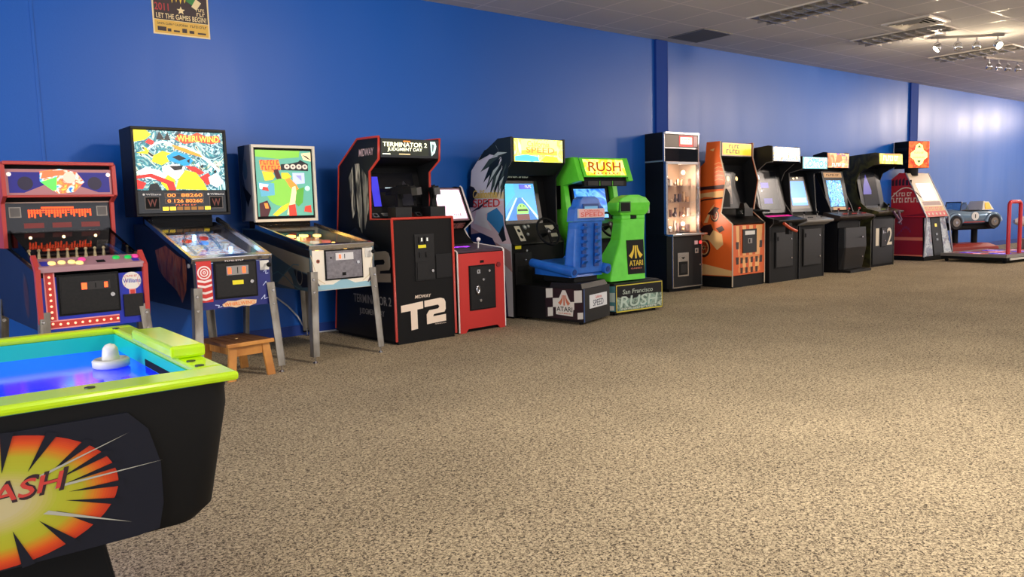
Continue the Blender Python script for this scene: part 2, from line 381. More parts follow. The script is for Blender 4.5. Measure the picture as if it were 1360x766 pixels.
def vn(m):
    m.box(-.25, .25, -.25, .25, -0.002, -0.0005, BLK2)
    for k in range(4):
        r = .235 - k * .058
        for a in range(4):
            c, s_ = math.cos(a * math.pi / 2), math.sin(a * math.pi / 2)
            def P(x, y, z): return (x * c - y * s_, x * s_ + y * c, z)
            m.hexa([P(-r, -r, -.03), P(r, -r, -.03), P(r - .03, -r + .03, -.004), P(-r + .03, -r + .03, -.004)], [P(-r, -r, -.027), P(r, -r, -.027), P(r - .03, -r + .03, -.001), P(-r + .03, -r + .03, -.001)], TFRAME)
part('louver', e, vn)
BULB = mat('lit_bulb', (255, 236, 200), 0.4, emit=(255, 226, 176), es=60)
def track(loc, rz, heads, label, group=None, aim=(0, 0)):
    e = empty('track_light', loc, rz, label, 'track light', group)
    part('rail', e, lambda m: m.box(-.48, .48, -.02, .02, -0.03, 0.0, mat('rail_grey', (150, 140, 130), 0.4)))
    for i, (x, lit, tilt, turn) in enumerate(heads):
        h = empty('spot_head', (x, 0, -0.03), 0, '', '')
        del h['label']; del h['category']; h.parent = e
        MT = CHROME
        part('bracket', h, lambda m: (m.cyl((0, 0, 0), (0, 0, -.05), .012, MT), m.tube([(-.055 * math.sin(t), 0, -.105 + .055 * math.cos(t)) for t in [k * math.pi / 8 for k in range(-8, 9)]], .005, MT)))
        T = Matrix.Translation((0, 0, -.115)) @ Matrix.Rotation(R(turn), 4, 'Z') @ Matrix.Rotation(R(tilt), 4, 'X')
        part('lamp_cup', h, lambda m: m.lathe((0, 0, 0), [(.018, .05), (.03, .04), (.042, .01), (.052, -.04), (.048, -.04), (.038, .0)], MT), T)
        part('bulb', h, lambda m: m.lathe((0, 0, 0), [(.005, -.012), (.04, -.022), (.044, -.034), (.005, -.04)], BULB if lit else mat('unlit_bulb', (150, 140, 130), 0.1)), T)
        if lit:
            wp = Vector(loc) + Matrix.Rotation(R(rz), 3, 'Z') @ Vector((x, 0, -.145))
            d = (Matrix.Rotation(R(rz), 4, 'Z') @ T).to_3x3() @ Vector((0, 0, -1))
            spot(wp + d * .05, wp + d * 3, lit, (1, .86, .66), 80, 1, .04)
            l = bpy.data.lights.new('lamp_spill_light', 'POINT'); l.energy = 26; l.color = (1, .80, .52); l.shadow_soft_size = .03
            o = bpy.data.objects.new('lamp_spill_light', l); COL.objects.link(o); o.location = wp + Vector((0, 0, -.07))
    return e
track((11.86, 4.66, CEIL), -43, [(-.40, 70, 50, 96), (-.13, 0, 12, 200), (.12, 0, 8, 160), (.40, 60, 66, 198)], 'silver track light with two bright lit spotlights')
track((14.4, 5.1, CEIL), -12, [(-.38, 0, 20, 150), (-.13, 0, 12, 200), (.12, 0, 8, 160), (.38, 0, 20, 215)], 'small silver track light with unlit heads, farther along the ceiling')

# ---- poster
e = empty('event_poster', (2.065, WALL - 0.001, 2.74), 0, 'yellow and black games event poster high on the blue wall', 'poster')
def poster(m):
    m.T = front(0); cream = mat('poster_cream', (236, 214, 160), 0.5); blk = mat('poster_brown', (44, 26, 30), 0.5); gold = mat('poster_gold', (222, 176, 70), 0.5)
    m.box(-.235, .235, 0, .68, 0, .004, cream)
    m.flat(rect(-.222, .222, .125, .66), .0046, blk); m.flat(rect(-.222, .222, .012, .12), .0046, gold)
    m.text('LET THE GAMES BEGIN!', -.205, .21, .135, .178, .0052, cream)
    m.text('SANTA CLARA * CALIFORNIA', -.2, .05, .082, .102, .0052, blk); scribble(m, .07, .21, .082, .102, .0052, blk, 9)
    m.text('2011', -.215, -.10, .20, .262, .0052, mat('poster_red', (176, 44, 50), 0.5))
    st = [(0 + (.036 if i % 2 == 0 else .016) * math.sin(i * math.pi / 5), .215 + (.036 if i % 2 == 0 else .016) * math.cos(i * math.pi / 5)) for i in range(10)]
    m.flat(st, .0052, cream)
    m.flat([(-.19, .31), (-.07, .36), (-.04, .48), (-.2, .44)], .0052, mat('poster_orange', (232, 110, 70), .5))
    m.flat([(.0, .33), (.1, .27), (.17, .38), (.05, .47)], .0052, mat('poster_green', (48, 128, 56), .5)); m.flat([(.09, .26), (.13, .235), (.175, .3), (.13, .33)], .0056, cream)
    for i in range(4): m.flat([(-.07 + i * .035, .27 + .01 * (i % 2)), (-.05 + i * .035, .34), (-.08 + i * .035, .34)], .0052, mat('poster_yellow', (240, 206, 60), .5))
    scribble(m, .13, .205, .185, .215, .0052, cream, 3); scribble(m, .13, .2, .225, .25, .0052, cream, 4)
    for i, (a, b) in enumerate(((-.2, -.13), (-.12, -.09), (-.07, -.02), (.0, .04), (.06, .1), (.13, .2))): m.flat(rect(a, b, .03, .065 - .01 * (i % 3)), .0052, blk)
m = MB(); poster(m); o = m.build('sheet', e)

# ============================================================ AIR HOCKEY TABLE
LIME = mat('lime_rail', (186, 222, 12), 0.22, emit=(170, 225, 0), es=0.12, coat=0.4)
HB = mat('print_navy', (15, 18, 32), 0.55, spec=.3)
AX0, AX1, AY0, AY1 = -1.72, 0.612, 1.85, 2.98
e = empty('air_hockey_table', (0, 0, 0), 0, 'lime railed air hockey table with glowing blue playfield and burst artwork', 'air hockey table')
def rails(m):
    z0, z1 = .778, .80
    m.box(AX0, AX1, AY0, AY0 + .115, z0, z1, LIME); m.box(AX0, AX1, AY1 - .055, AY1, z0, z1, LIME)
    m.box(AX0, AX0 + .065, AY0 + .115, AY1 - .055, z0, z1, LIME)
    m.box(AX1 - .065, AX1, AY0 + .115, AY1 - .055, z0, z1, LIME)
part('rail', e, rails, None, .008)
part('goal_block', e, lambda m: m.box(AX1 - .085, AX1 + .004, 2.12, 2.56, .801, .835, LIME), None, .008)
part('goal_block', e, lambda m: m.box(AX0 - .004, AX0 + .085, 2.12, 2.56, .801, .835, LIME), None, .008)
for x, y in [(.0, 1.91), (-.75, 1.91), (.3, 1.91), (.56, 1.99), (.562, 2.07), (.555, 2.64), (.55, 2.9), (-.2, 2.935), (-.9, 2.935)]:
    part('screw', e, lambda m: m.cyl((x, y, .799), (x, y, .8025), .011, mat('screw_black', (40, 46, 10), 0.4)))
TEAL = mat('teal_inner_rail', (20, 170, 150), 0.3, emit=(20, 170, 160), es=0.3)
def inner(m):
    a, b, c, d = AX0 + .065, AX1 - .065, AY0 + .115, AY1 - .055
    m.box(a - .004, a, c, d, .728, .7785, TEAL); m.box(b, b + .004, c, d, .728, .7785, TEAL); m.box(a, b, c - .004, c, .728, .7785, TEAL); m.box(a, b, d, d + .004, .728, .7785, TEAL)
    m.box(b - .001, b + .0, 2.18, 2.50, .729, .75, BLK2)
part('inner_rail', e, inner)
def pf():
    m = mat('glowing_blue_playfield', (12, 26, 200), 0.09, emit=(14, 40, 240), es=0.8); return m
part('playfield', e, lambda m: m.box(AX0 + .061, AX1 - .061, AY0 + .111, AY1 - .051, .715, .728, pf()))
def hock_body(m):
    ch = .06
    def ring(z, ins):
        a, b, c, d = AX0 + ins, AX1 - ins, AY0 + ins * .3, AY1 - ins
        r = []
        for (cx, cy, s0) in ((b - ch, c + ch, -90), (b - ch, d - ch, 0), (a + ch, d - ch, 90), (a + ch, c + ch, 180)):
            for k in range(6): t = R(s0 + k * 18); r.append((cx + ch * math.cos(t), cy + ch * math.sin(t), z))
        return r
    m.loft([ring(.778, .02), ring(.72, .02), ring(.48, .065), ring(.45, .10)], BLK2, True, False)
part('body', e, hock_body)
def hock_art(m):
    # panel printed on the near flank; u along the table, v up; follows the slightly raked side
    y0, y1 = AY0 + .0055, AY0 + .0155
    m.T = Matrix(((1, 0, 0, 0), (0, -(y1 - y0) / .26, -1, y1), (0, 1.06, 0, .456), (0, 0, 0, 1)))
    m.box(-1.2, .36, .0, .272, 0, .006, HB)
    m.poly([(.36, .0), (.41, .005), (.422, .06), (.422, .15), (.40, .23), (.36, .272)], 0, .006, HB)
    cx, cy = .10, .135
    key = [(1.0, (190, 44, 12)), (.9, (214, 78, 14)), (.80, (206, 130, 22)), (.70, (176, 170, 32)), (.52, (174, 178, 44)), (.38, (190, 178, 100)), (.2, (196, 182, 146))]
    pal = []
    for i in range(len(key) - 1):
        for j in range(4):
            f = j / 4; pal.append((tuple(int(p + (q - p) * f) for p, q in zip(key[i][1], key[i + 1][1])), key[i][0] + (key[i + 1][0] - key[i][0]) * f))
    rays = [R(a) for a in (62, 82, 105, 128, 152, 172, 190, 212, 236, 258, 282, 304, 322, 340, 356, 14, 27, 42)]; rays.sort()
    z = .0066
    for col, s_ in pal:
        c = mat('burst_%d_%d_%d' % col, col, .45)
        m.flat([(cx + .232 * s_ * math.cos(t), cy + .132 * s_ * math.sin(t)) for t in [2 * math.pi * k / 48 for k in range(48)]], z, c); z += .0001
    dk = mat('burst_dark', (46, 24, 34), .45)
    for t in rays:
        w = .05
        m.flat([(cx + .245 * math.cos(t - w), cy + .14 * math.sin(t - w)), (cx + .245 * math.cos(t + w), cy + .14 * math.sin(t + w)), (cx + .135 * math.cos(t), cy + .06 * math.sin(t))], z, HB)
    for t in (R(38), R(8), R(-40), R(140)):
        m.flat([(cx + .11 * math.cos(t), cy + .06 * math.sin(t)), (cx + .33 * math.cos(t), cy + .155 * math.sin(t)), (cx + .115 * math.cos(t + .1), cy + .06 * math.sin(t + .1))], z + .0002, mat('streak_grey', (176, 174, 160), .45))
    # SMASH, slanted, red with dark outline
    m.T = m.T @ Matrix.Rotation(R(3), 4, 'Z')
    m.text('SMASH', .005, .232, .125, .172, z + .0004, dk, .35)
    m.text('SMASH', .012, .226, .131, .166, z + .0008, mat('burst_red', (200, 62, 54), .45), .35)
part('printed_panel', e, hock_art)
part('end_bracket', e, lambda m: (m.cyl((.53, AY0 + .06, .757), (.60, AY0 + .10, .757), .010, BLKM)), None, .003)
for x in (.15, -1.35):
    part('pedestal', e, lambda m: m.loft([[(x - .16, 2.05, .50), (x + .16, 2.05, .50), (x + .16, 2.66, .50), (x - .16, 2.66, .50)], [(x - .10, 2.0, .10), (x + .22, 2.0, .10), (x + .22, 2.7, .10), (x - .10, 2.7, .10)], [(x - .14, 1.96, .0), (x + .27, 1.96, .0), (x + .27, 2.75, .0), (x - .14, 2.75, .0)]], BLK2, False), None, .01)
m = MB(); m.lathe((0, 0, 0), [(.045, .0), (.052, .004), (.053, .022), (.046, .028), (.043, .02), (.026, .018), (.023, .045), (.021, .058), (.014, .068), (.003, .072)], WHITE, 28)
o = m.build('air_hockey_mallet'); o.location = (.465, 2.56, .7285); o.scale = (.98, .98, 1.0); tag(o, 'white round mallet lying on the glowing blue playfield', 'mallet')

# ============================================================ STOOL
e = empty('wooden_stool', (1.885, 5.72, 0), 8, 'small slatted wooden step stool in front of the red and blue pinball machine', 'stool')
WOOD = noisy('oiled_wood', (206, 142, 66), (180, 116, 50), 6, 0.45, stretch=(1, 6, 1)); WOODD = noisy('dark_slat_wood', (130, 88, 52), (104, 68, 40), 6, 0.45, stretch=(8, 1, 1))
for i in range(5):
    part('slat', e, lambda m: m.box(-.18 + .072 * i + .003, -.18 + .072 * (i + 1) - .003, -.22, .22, .245, .27, WOODD), None, .004)
part('front_board', e, lambda m: m.box(-.18, .18, -.232, -.205, .244, .272, WOOD), None, .004)
part('peg', e, lambda m: m.cyl((0, 0, .269), (0, 0, .273), .012, mat('pale_peg', (210, 180, 130), .5)))
for sx in (-1, 1):
    for sy in (-1, 1):
        part('leg', e, lambda m: m.hexa([(sx * .155 - .03, sy * .205 - .012, 0), (sx * .155 + .03, sy * .205 - .012, 0), (sx * .155 + .03, sy * .205 + .012, 0), (sx * .155 - .03, sy * .205 + .012, 0)],
             [(sx * .125 - .03, sy * .19 - .012, .244), (sx * .125 + .03, sy * .19 - .012, .244), (sx * .125 + .03, sy * .19 + .012, .244), (sx * .125 - .03, sy * .19 + .012, .244)], WOOD), None, .003)
for sy in (-1, 1): part('apron', e, lambda m: m.box(-.10, .10, sy * .185 - .01, sy * .185 + .01, .17, .243, WOOD), None, .003)
for sx in (-1, 1): part('apron', e, lambda m: m.box(sx * .12 - .01, sx * .12 + .01, -.172, .172, .18, .243, WOOD), None, .003)

# ============================================================ ARCADE MACHINES, LEFT HALF
LEGM = STEEL
def pin_leg(root, x, y, top, sx, sy, foot_out=.035):
    """angled pressed-steel leg with bolts and a levelling foot"""
    l = part('leg', root, lambda m: (
        m.hexa([(x - sx * .055 + sx * foot_out, y - sy * .006 + sy * foot_out, .05), (x + sx * foot_out, y - sy * .006 + sy * foot_out, .05), (x + sx * foot_out, y + sy * foot_out, .05), (x - sx * .055 + sx * foot_out, y + sy * foot_out, .05)],
               [(x - sx * .06, y - sy * .006, top), (x, y - sy * .006, top), (x, y, top), (x - sx * .06, y, top)], LEGM),
        m.hexa([(x - sx * .006 + sx * foot_out, y - sy * .055 + sy * foot_out, .05), (x + sx * foot_out, y - sy * .055 + sy * foot_out, .05), (x + sx * foot_out, y + sy * foot_out, .05), (x - sx * .006 + sx * foot_out, y + sy * foot_out, .05)],
               [(x - sx * .006, y - sy * .06, top), (x, y - sy * .06, top), (x, y, top), (x - sx * .006, y, top)], LEGM)))
    part('foot', l, lambda m: (m.cyl((x + sx * (foot_out - .025), y + sy * (foot_out - .02), 0), (x + sx * (foot_out - .025), y + sy * (foot_out - .02), .012), .02, CHROME, .012), m.cyl((x + sx * (foot_out - .025), y + sy * (foot_out - .02), .01), (x + sx * (foot_out - .025), y + sy * (foot_out - .02), .075), .006, CHROME)))
    for k in (.06, .16):
        part('bolt', l, lambda m: m.cyl((x - sx * .018, y, top - k), (x - sx * .018, y + sy * .012, top - k), .013, CHROME, .008))
def coin_door(root, T, u0, u1, v0, v1, metal, slots, lit=None, lock=None, label=None):
    d = part('coin_door', root, lambda m: (m.box(u0 - .012, u1 + .012, v0 - .012, v1 + .012, .0005, .006, BLK2), m.box(u0, u1, v0, v1, .006, .012, metal), m.box(u0 + .008, u1 - .008, v0 + .008, v1 - .008, .012, .0135, metal)), T, .002)
    for (a, b, c, e_, mt) in slots:
        part('coin_slot', d, lambda m: (m.box(a, b, c, e_, .0136, .019, mt), m.box((a + b) / 2 - .003, (a + b) / 2 + .003, c + .01, e_ - .01, .019, .0195, BLK2)), T)
    for (a, b, c, e_) in (lit or []):
        part('lit_coin_button', d, lambda m: m.box(a, b, c, e_, .0136, .022, mat('coin_button_glow', (255, 70, 30), .4, emit=(255, 90, 40), es=2.2)), T)
    for (a, b) in (lock or []):
        part('lock', d, lambda m: m.cyl((a, b, .0135), (a, b, .024), .013, CHROME), T)
    return d
def playfield(root, w, y0, z0, y1, z1, art, glow, bumps):
    """the playfield under its glass; y0,z0 front and y1,z1 back of the glass"""
    L = math.hypot(y1 - y0, z1 - z0); T = slope((y0, z0), (y1, z1))
    T2 = slope((y0, z0 - .085), (y1, z1 - .13))
    p = part('playfield', root, lambda m: m.box(-w / 2 + .02, w / 2 - .02, .02, L - .01, -.012, 0, art), T2)
    for (u, v, r, h, mt) in bumps:
        part('bumper', p, lambda m: (m.cyl((u, v, 0), (u, v, h * .7), r * .6, WHITE), m.cyl((u, v, h * .7), (u, v, h), r, mt)), T2)
    for (u, v) in [(-.5, .15), (.5, .15), (-.62, .5), (.62, .42), (.1, .82), (-.25, .7)]:
        part('playfield_lamp', p, lambda m: m.cyl((u * w / 2.2, v * L, .0), (u * w / 2.2, v * L, .035), .014, glow), T2)
    for s in (-1, 1):
        part('flipper', p, lambda m: m.poly([(s * .02, .12), (s * .10, .17), (s * .095, .19), (s * .015, .135)], .004, .02, mat('flipper_white', (230, 225, 210), .4)), T2)
    part('glass', root, lambda m: m.box(-w / 2 + .018, w / 2 - .018, .0, L, -.004, .0, GLASS), T)
    for s in (-1, 1):
        part('side_rail', root, lambda m: m.box(s * w / 2 - (.018 if s > 0 else 0.004), s * w / 2 + (.004 if s > 0 else .018), -.01, L, -.03, .006, CHROME), T)
    part('lockdown_bar', root, lambda m: m.box(-w / 2 - .006, w / 2 + .006, -.05, .012, -.035, .008, CHROME), T, .006)

def pin_cab(root, w, d, zb, zf, zr, body, frontm, depth_top=None):
    """cabinet of a pinball machine: flanks, front and floor, open above the playfield"""
    def f(m):
        for s in (-1, 1):
            m.side([(0, zb), (0, zf), (d * .8, zr), (d, zr), (d, zb)], s * w / 2 - (.018 if s > 0 else 0), s * w / 2 + (0 if s > 0 else .018), body)
        m.box(-w / 2 + .018, w / 2 - .018, .0, .018, zb, zf - .03, frontm)
        m.box(-w / 2 + .018, w / 2 - .018, .018, d, zb, zb + .018, body)
        m.box(-w / 2 + .018, w / 2 - .018, d - .018, d, zb, zr, body)
    return part('cabinet', root, f)

# ---------------- 1. baseball pinball machine (left edge)
e = empty('pinball_machine', (.93, 5.46, 0), 4, 'red trimmed baseball pinball machine with blue coin door front, behind the air hockey table', 'pinball machine')
NAVY = noisy('faded_navy_side', (10, 18, 44), (18, 26, 52), 3, .4)
BBLUE = mat('baseball_blue', (20, 40, 172), .35)
SALM = mat('salmon_trim', (186, 62, 56), .4)
w = .62
pin_cab(e, w, 1.30, .50, .86, 1.02, NAVY, BBLUE)
def a_front(m):
    m.T = front(-.001)
    pinkr = mat('bulb_strip_red', (206, 58, 48), .4); pk = mat('bulb_strip_pink', (236, 150, 150), .4); bl = mat('lit_marquee_bulb', (255, 190, 160), .4, emit=(255, 170, 130), es=1.3)
    m.flat(rect(-.275, -.215, .515, .86), .0006, pk); m.flat(rect(-.267, -.223, .515, .86), .001, pinkr)
    m.flat(rect(-.275, .135, .512, .566), .0012, pk); m.flat(rect(-.267, .135, .52, .558), .0015, pinkr)
    for i in range(9): m.flat(circ(-.245, .545 + i * .036, .008, 8), .0019, bl)
    for i in range(1, 10): m.flat(circ(-.245 + i * .041, .539, .008, 8), .0019, bl)
    m.flat(circ(.225, .775, .058), .0006, mat('ball_white', (232, 226, 214), .4))
    m.text('Williams', .172, .278, .762, .790, .001, BBLUE); scribble(m, .19, .262, .80, .812, .001, pinkr)
    for s in (-1, 1): outline(m, [(.225 + s * (.075 - .04 * math.cos(t)), .775 + .05 * math.sin(t)) for t in [k * .3 - .9 for k in range(7)]], .002, .0012, pinkr)
    m.flat(rect(.205, .245, .69, .722), .0008, pk); m.flat(rect(.211, .239, .69, .716), .0012, pinkr)
part('front_art', e, a_front)
coin_door(e, front(-.001), -.195, .135, .60, .83, BLKM, [(-.08, .09, .74, .79, mat('coin_plate', (40, 36, 34), .4))], [(-.075, -.045, .745, .785), (.055, .075, .748, .782)], [(.10, .70)])
part('ball_door', e, lambda m: m.box(.165, .285, .545, .69, 0, .012, BLKM), front(-.001), .003)
ctl = part('control_panel', e, lambda m: (m.side([(-.03, .862), (-.03, .895), (.10, .945), (.12, .90), (.10, .862)], -.30, .30, mat('panel_pink_grey', (170, 130, 136), .4))), None, .003)
CPT = slope((-.03, .8955), (.10, .9455))
yb = mat('button_cream_lit', (255, 226, 140), .4, emit=(255, 220, 130), es=.7); gb = mat('button_green', (20, 190, 80), .4, es=.3, emit=(20, 200, 80)); pb = mat('button_pink', (240, 70, 150), .4, es=.3, emit=(240, 60, 150))
for u, v, mt in [(-.22, .05, yb), (-.165, .055, yb), (-.11, .055, yb), (-.07, .035, yb), (-.045, .085, pb), (.155, .085, gb), (.225, .08, gb), (.272, .09, pb)]:
    part('button', ctl, lambda m: m.lathe((u, v, 0), [(.022, 0), (.022, .006), (.017, .012), (.002, .014)], mt, 14), CPT)
part('control_panel', ctl, lambda m: (m.flat(rect(-.28, -.24, .02, .09), .001, BBLUE), m.flat(rect(.03, .08, .03, .07), .001, BLK2), m.flat(rect(.24, .28, .02, .07), .001, BBLUE)), CPT)
for s in (-1, 1):
    x = s * (w / 2 - .003)
    part('edge_trim', e, lambda m: m.side([(-.012, .55), (-.036, .88), (.06, .97), (.08, .95), (.01, .87), (.012, .55)], x - .014, x + .014, SALM))
# pitching deck under glass
part('playfield', e, lambda m: m.box(-.28, .28, .0, .62, -.01, 0, artm('pitch_deck_art', [(60, 40, 26), (120, 84, 50), (150, 110, 70), (70, 50, 34)], 14)), slope((.1, .88), (.72, .93)))
deck = [c for c in e.children if c.name.startswith('playfield')][0]
for i in range(9):
    part('player_figure', deck, lambda m: (m.cyl((-.23 + i * .057, .5, .0), (-.23 + i * .057, .5, .05), .012, mat('figure_cream', (214, 196, 150), .5), .006), m.ball((-.23 + i * .057, .5, .06), .011, mat('figure_cream', (214, 196, 150), .5))), slope((.1, .88), (.72, .93)))
for u in (-.2, .0, .2): part('deck_lamp', deck, lambda m: m.ball((u, .58, .14), .010, mat('deck_lamp_glow', (255, 220, 170), .4, emit=(255, 214, 150), es=4)), slope((.1, .88), (.72, .93)))
part('glass', e, lambda m: m.box(-.29, .29, 0, math.hypot(.62, .17), -.003, 0, GLASS), slope((.10, .95), (.72, 1.11)))
for s in (-1, 1): part('glass', e, lambda m: m.side([(.08, .94), (.72, 1.12), (.72, 1.0), (.08, .9)], s * .305 - .002, s * .305 + .002, DGLASS))
def a_head(m):
    for s in (-1, 1):
        m.side([(.72, 1.0), (.70, 1.30), (.60, 1.345), (.60, 1.56), (.70, 1.575), (1.2, 1.575), (1.3, 1.45), (1.3, 1.0)], s * .335 - .012, s * .335 + .012, SALM)
    m.side([(.78, 1.0), (.745, 1.30), (.64, 1.35), (.66, 1.56), (1.28, 1.56), (1.29, 1.0)], -.323, .323, BLK2)
    m.box(-.335, .335, .585, .66, 1.552, 1.575, SALM); m.box(-.323, .323, .59, .63, 1.336, 1.352, SALM)
part('head', e, a_head, None, .004)
def a_marq(m):
    m.T = front(.625); pk = mat('marquee_pink', (176, 120, 124), .4, es=.1)
    m.box(-.32, .32, 1.352, 1.525, 0, .004, pk)
    m.flat(rect(-.305, .305, 1.368, 1.505), .0045, mat('marquee_navy', (28, 24, 120), .4, es=.35))
    m.flat([(-.22, 1.368), (-.10, 1.42), (.0, 1.47), (.12, 1.41), (.23, 1.368)], .005, pk)
    for s in (-1, 1): m.flat(circ(s * .21, 1.43, .045), .0052, mat('marquee_dark_ball', (40, 30, 60), .4)); m.flat(circ(s * .30, 1.49, .014), .006, mat('marquee_star', (240, 220, 210), .4, es=.8))
    m.flat([(-.125, 1.445), (-.12, 1.51), (.0, 1.528), (.10, 1.505), (.145, 1.44), (.08, 1.372), (-.02, 1.36)], .006, artm('marquee_burst', [(60, 200, 60), (250, 140, 60), (255, 80, 50), (250, 200, 170), (90, 200, 230), (40, 80, 220)], 16, 1.1))
    m.flat([(-.12, 1.44), (-.02, 1.475), (-.03, 1.385), (-.05, 1.38)], .0066, mat('marquee_lime', (90, 240, 80), .3, es=.9)); m.flat([(-.12, 1.46), (-.10, 1.512), (.02, 1.52), (.03, 1.49), (-.03, 1.48)], .0067, mat('marquee_orange_red', (255, 104, 60), .3, es=1.0)); m.flat(circ(.055, 1.47, .04, 14), .0068, mat('marquee_peach', (250, 180, 160), .3, es=.9))
part('marquee', e, a_marq)
def a_disp(m):
    m.T = slope((.72, 1.11), (.69, 1.33)) if False else front(.735)
    m.box(-.32, .32, 1.10, 1.30, 0, .004, mat('score_panel_black', (22, 20, 28), .25))
    m.box(-.32, .32, 1.30, 1.328, 0, .008, mat('score_strip_cream', (196, 160, 140), .4))
    og = mat('dot_display_orange', (255, 86, 20), .4, emit=(255, 70, 16), es=1.5)
    m.flat(rect(-.11, .09, 1.262, 1.274), .005, og)
    for i in range(23):
        a = -.19 + i * .0172; hh = (.055, .05, .058, .03, .05, .012, .04, .052, .03)[i % 9]
        m.flat(rect(a, a + .011, 1.257 - hh, 1.257), .005, og)
    for v in (1.232, 1.248): m.flat(rect(-.19, .20, v, v + .004), .0053, og)
    for u in (-.30, .235): m.flat(rect(u, u + .07, 1.205, 1.275), .005, mat('score_photo_edge', (160, 150, 140), .4)); m.flat(rect(u + .006, u + .064, 1.211, 1.269), .0055, mat('score_photo', (90, 86, 82), .4))
    for u in (-.22, -.05, .13): m.flat(rect(u, u + .12, 1.13, 1.165), .005, mat('score_card', (84, 28, 26), .4, es=.3, emit=(160, 40, 30)))
part('score_display', e, a_disp)
for sx in (-1, 1):
    pin_leg(e, sx * .315, -.012, .62, sx, -1); pin_leg(e, sx * .315, 1.31, .62, sx, 1)
def a_side(m):
    m.T = leftside(-w / 2 - .0006)
    m.flat(circ(-.35, .70, .08, 20, .14), 0, mat('faded_print', (44, 34, 44), .45)); m.flat(circ(-.35, .70, .055, 20, .12), .0005, mat('faded_rust', (58, 30, 34), .45))
part('side_art', e, a_side)

# ---------------- 2. red and blue storm pinball machine
e = empty('pinball_machine', (1.855, 5.585, 0), 3, 'pinball machine with bright comic backglass, blue front and red spiral target', 'pinball machine')
w = .575
WBL = mat('storm_blue', (26, 34, 112), .35); WBK = noisy('storm_dark_side', (8, 10, 22), (14, 18, 38), 3, .35)
pin_cab(e, w, 1.32, .52, .875, 1.13, WBK, WBL)
def w_side(m):
    m.T = leftside(-w / 2 - .0006)
    tw = artm('tornado_print', [(24, 18, 22), (130, 66, 34), (180, 100, 40), (150, 130, 96)], 22, 0, .6, stretch=(1, 1, .35))
    m.flat([(-.80, .93), (-.55, .97), (-.30, .90), (-.14, .88), (-.12, .80), (-.16, .66), (-.26, .56), (-.36, .64), (-.48, .68), (-.62, .72), (-.74, .78)], 0, tw)
part('side_art', e, w_side)
def w_front(m):
    m.T = front(-.001); rd = mat('spiral_red', (205, 42, 36), .4); wh = mat('spiral_white', (240, 226, 220), .4)
    m.flat(rect(-.265, -.16, .575, .865), .0005, rd)
    for k, r in enumerate((.048, .038, .029, .020, .012, .005)): m.flat(circ(-.212, .785, r), .001 + k * .0003, (wh, rd)[k % 2])
    for v in (.735, .700, .655, .61): m.flat([(-.262, v - .012), (-.212, v - .024), (-.163, v - .012), (-.163, v + .004), (-.212, v - .008), (-.262, v + .004)], .001, wh)
    lb = mat('lightning', (190, 200, 235), .4)
    for pts in ([(-.15, .55), (-.12, .545), (-.13, .53), (-.10, .535)], [(.19, .56), (.22, .59), (.215, .56), (.25, .57)], [(.21, .66), (.235, .69), (.24, .66)], [(.22, .76), (.24, .78), (.235, .745), (.255, .75)]): outline(m, pts, .005, .001, lb)
    cl = mat('logo_cloud', (226, 190, 150), .4)
    m.flat([(-.10, .548), (-.06, .57), (.0, .566), (.05, .574), (.12, .565), (.155, .56), (.15, .535), (.10, .52), (.05, .528), (.0, .517), (-.05, .53), (-.09, .53)], .0007, cl)
    m.text('WHIRLWIND', -.085, .14, .533, .558, .0012, mat('logo_orange', (232, 120, 30), .4))
    scribble(m, -.06, .08, .853, .862, .001, wh, 9)
part('front_art', e, w_front)
coin_door(e, front(-.001), -.135, .155, .60, .84, BLKM, [(-.06, .10, .755, .82, mat('coin_plate_silver', (150, 144, 138), .35, .6))], [(-.05, -.028, .765, .81), (.055, .078, .765, .81)], [(.12, .70)])
part('price_sticker', e, lambda m: m.box(-.02, .06, .685, .715, .0137, .0145, YEL), front(-.001))
part('plunger', e, lambda m: (m.box(.195, .262, .775, .845, 0, .006, mat('plunger_plate', (210, 206, 196), .35)), m.cyl((.235, .815, .004), (.235, .815, .06), .008, CHROME), m.ball((.235, .815, .068), .018, BLK2)), front(-.001))
for sx in (-1, 1): part('flipper_button', e, lambda m: m.cyl((sx * w / 2, .07, .835), (sx * (w / 2 + .008), .07, .835), .016, mat('flipper_button_pale', (190, 186, 190), .4)))
wart = artm('storm_playfield_art', [(30, 60, 140), (120, 150, 200), (215, 225, 240), (150, 110, 130), (225, 215, 190)], 14, .55, 1.5)
bl1 = mat('playfield_glow_blue', (150, 220, 255), .4, emit=(170, 225, 255), es=5); rdc = mat('bumper_red', (210, 50, 40), .4, es=.4)
playfield(e, w, .045, .895, 1.0, 1.165, wart, bl1, [(-.1, .62, .035, .05, rdc), (.05, .68, .035, .05, rdc), (.0, .54, .035, .05, mat('bumper_blue', (80, 150, 240), .4, es=.8)), (.15, .5, .03, .05, WHITE)])
pfw = [c for c in e.children if c.name.startswith('playfield')][0]
for k in range(3):
    part('ramp', pfw, lambda m: m.tube([(-.16 + .11 * k, .25 + .05 * k, .04), (-.18 + .12 * k, .45, .07), (-.08 + .08 * k, .7, .08), (.08 + .04 * k, .8, .06)], .011, glass('ramp_plastic', .1, .3, (190, 225, 255))), slope((.045, .81), (1.0, 1.035)))
HX = .005
wh_w = .735
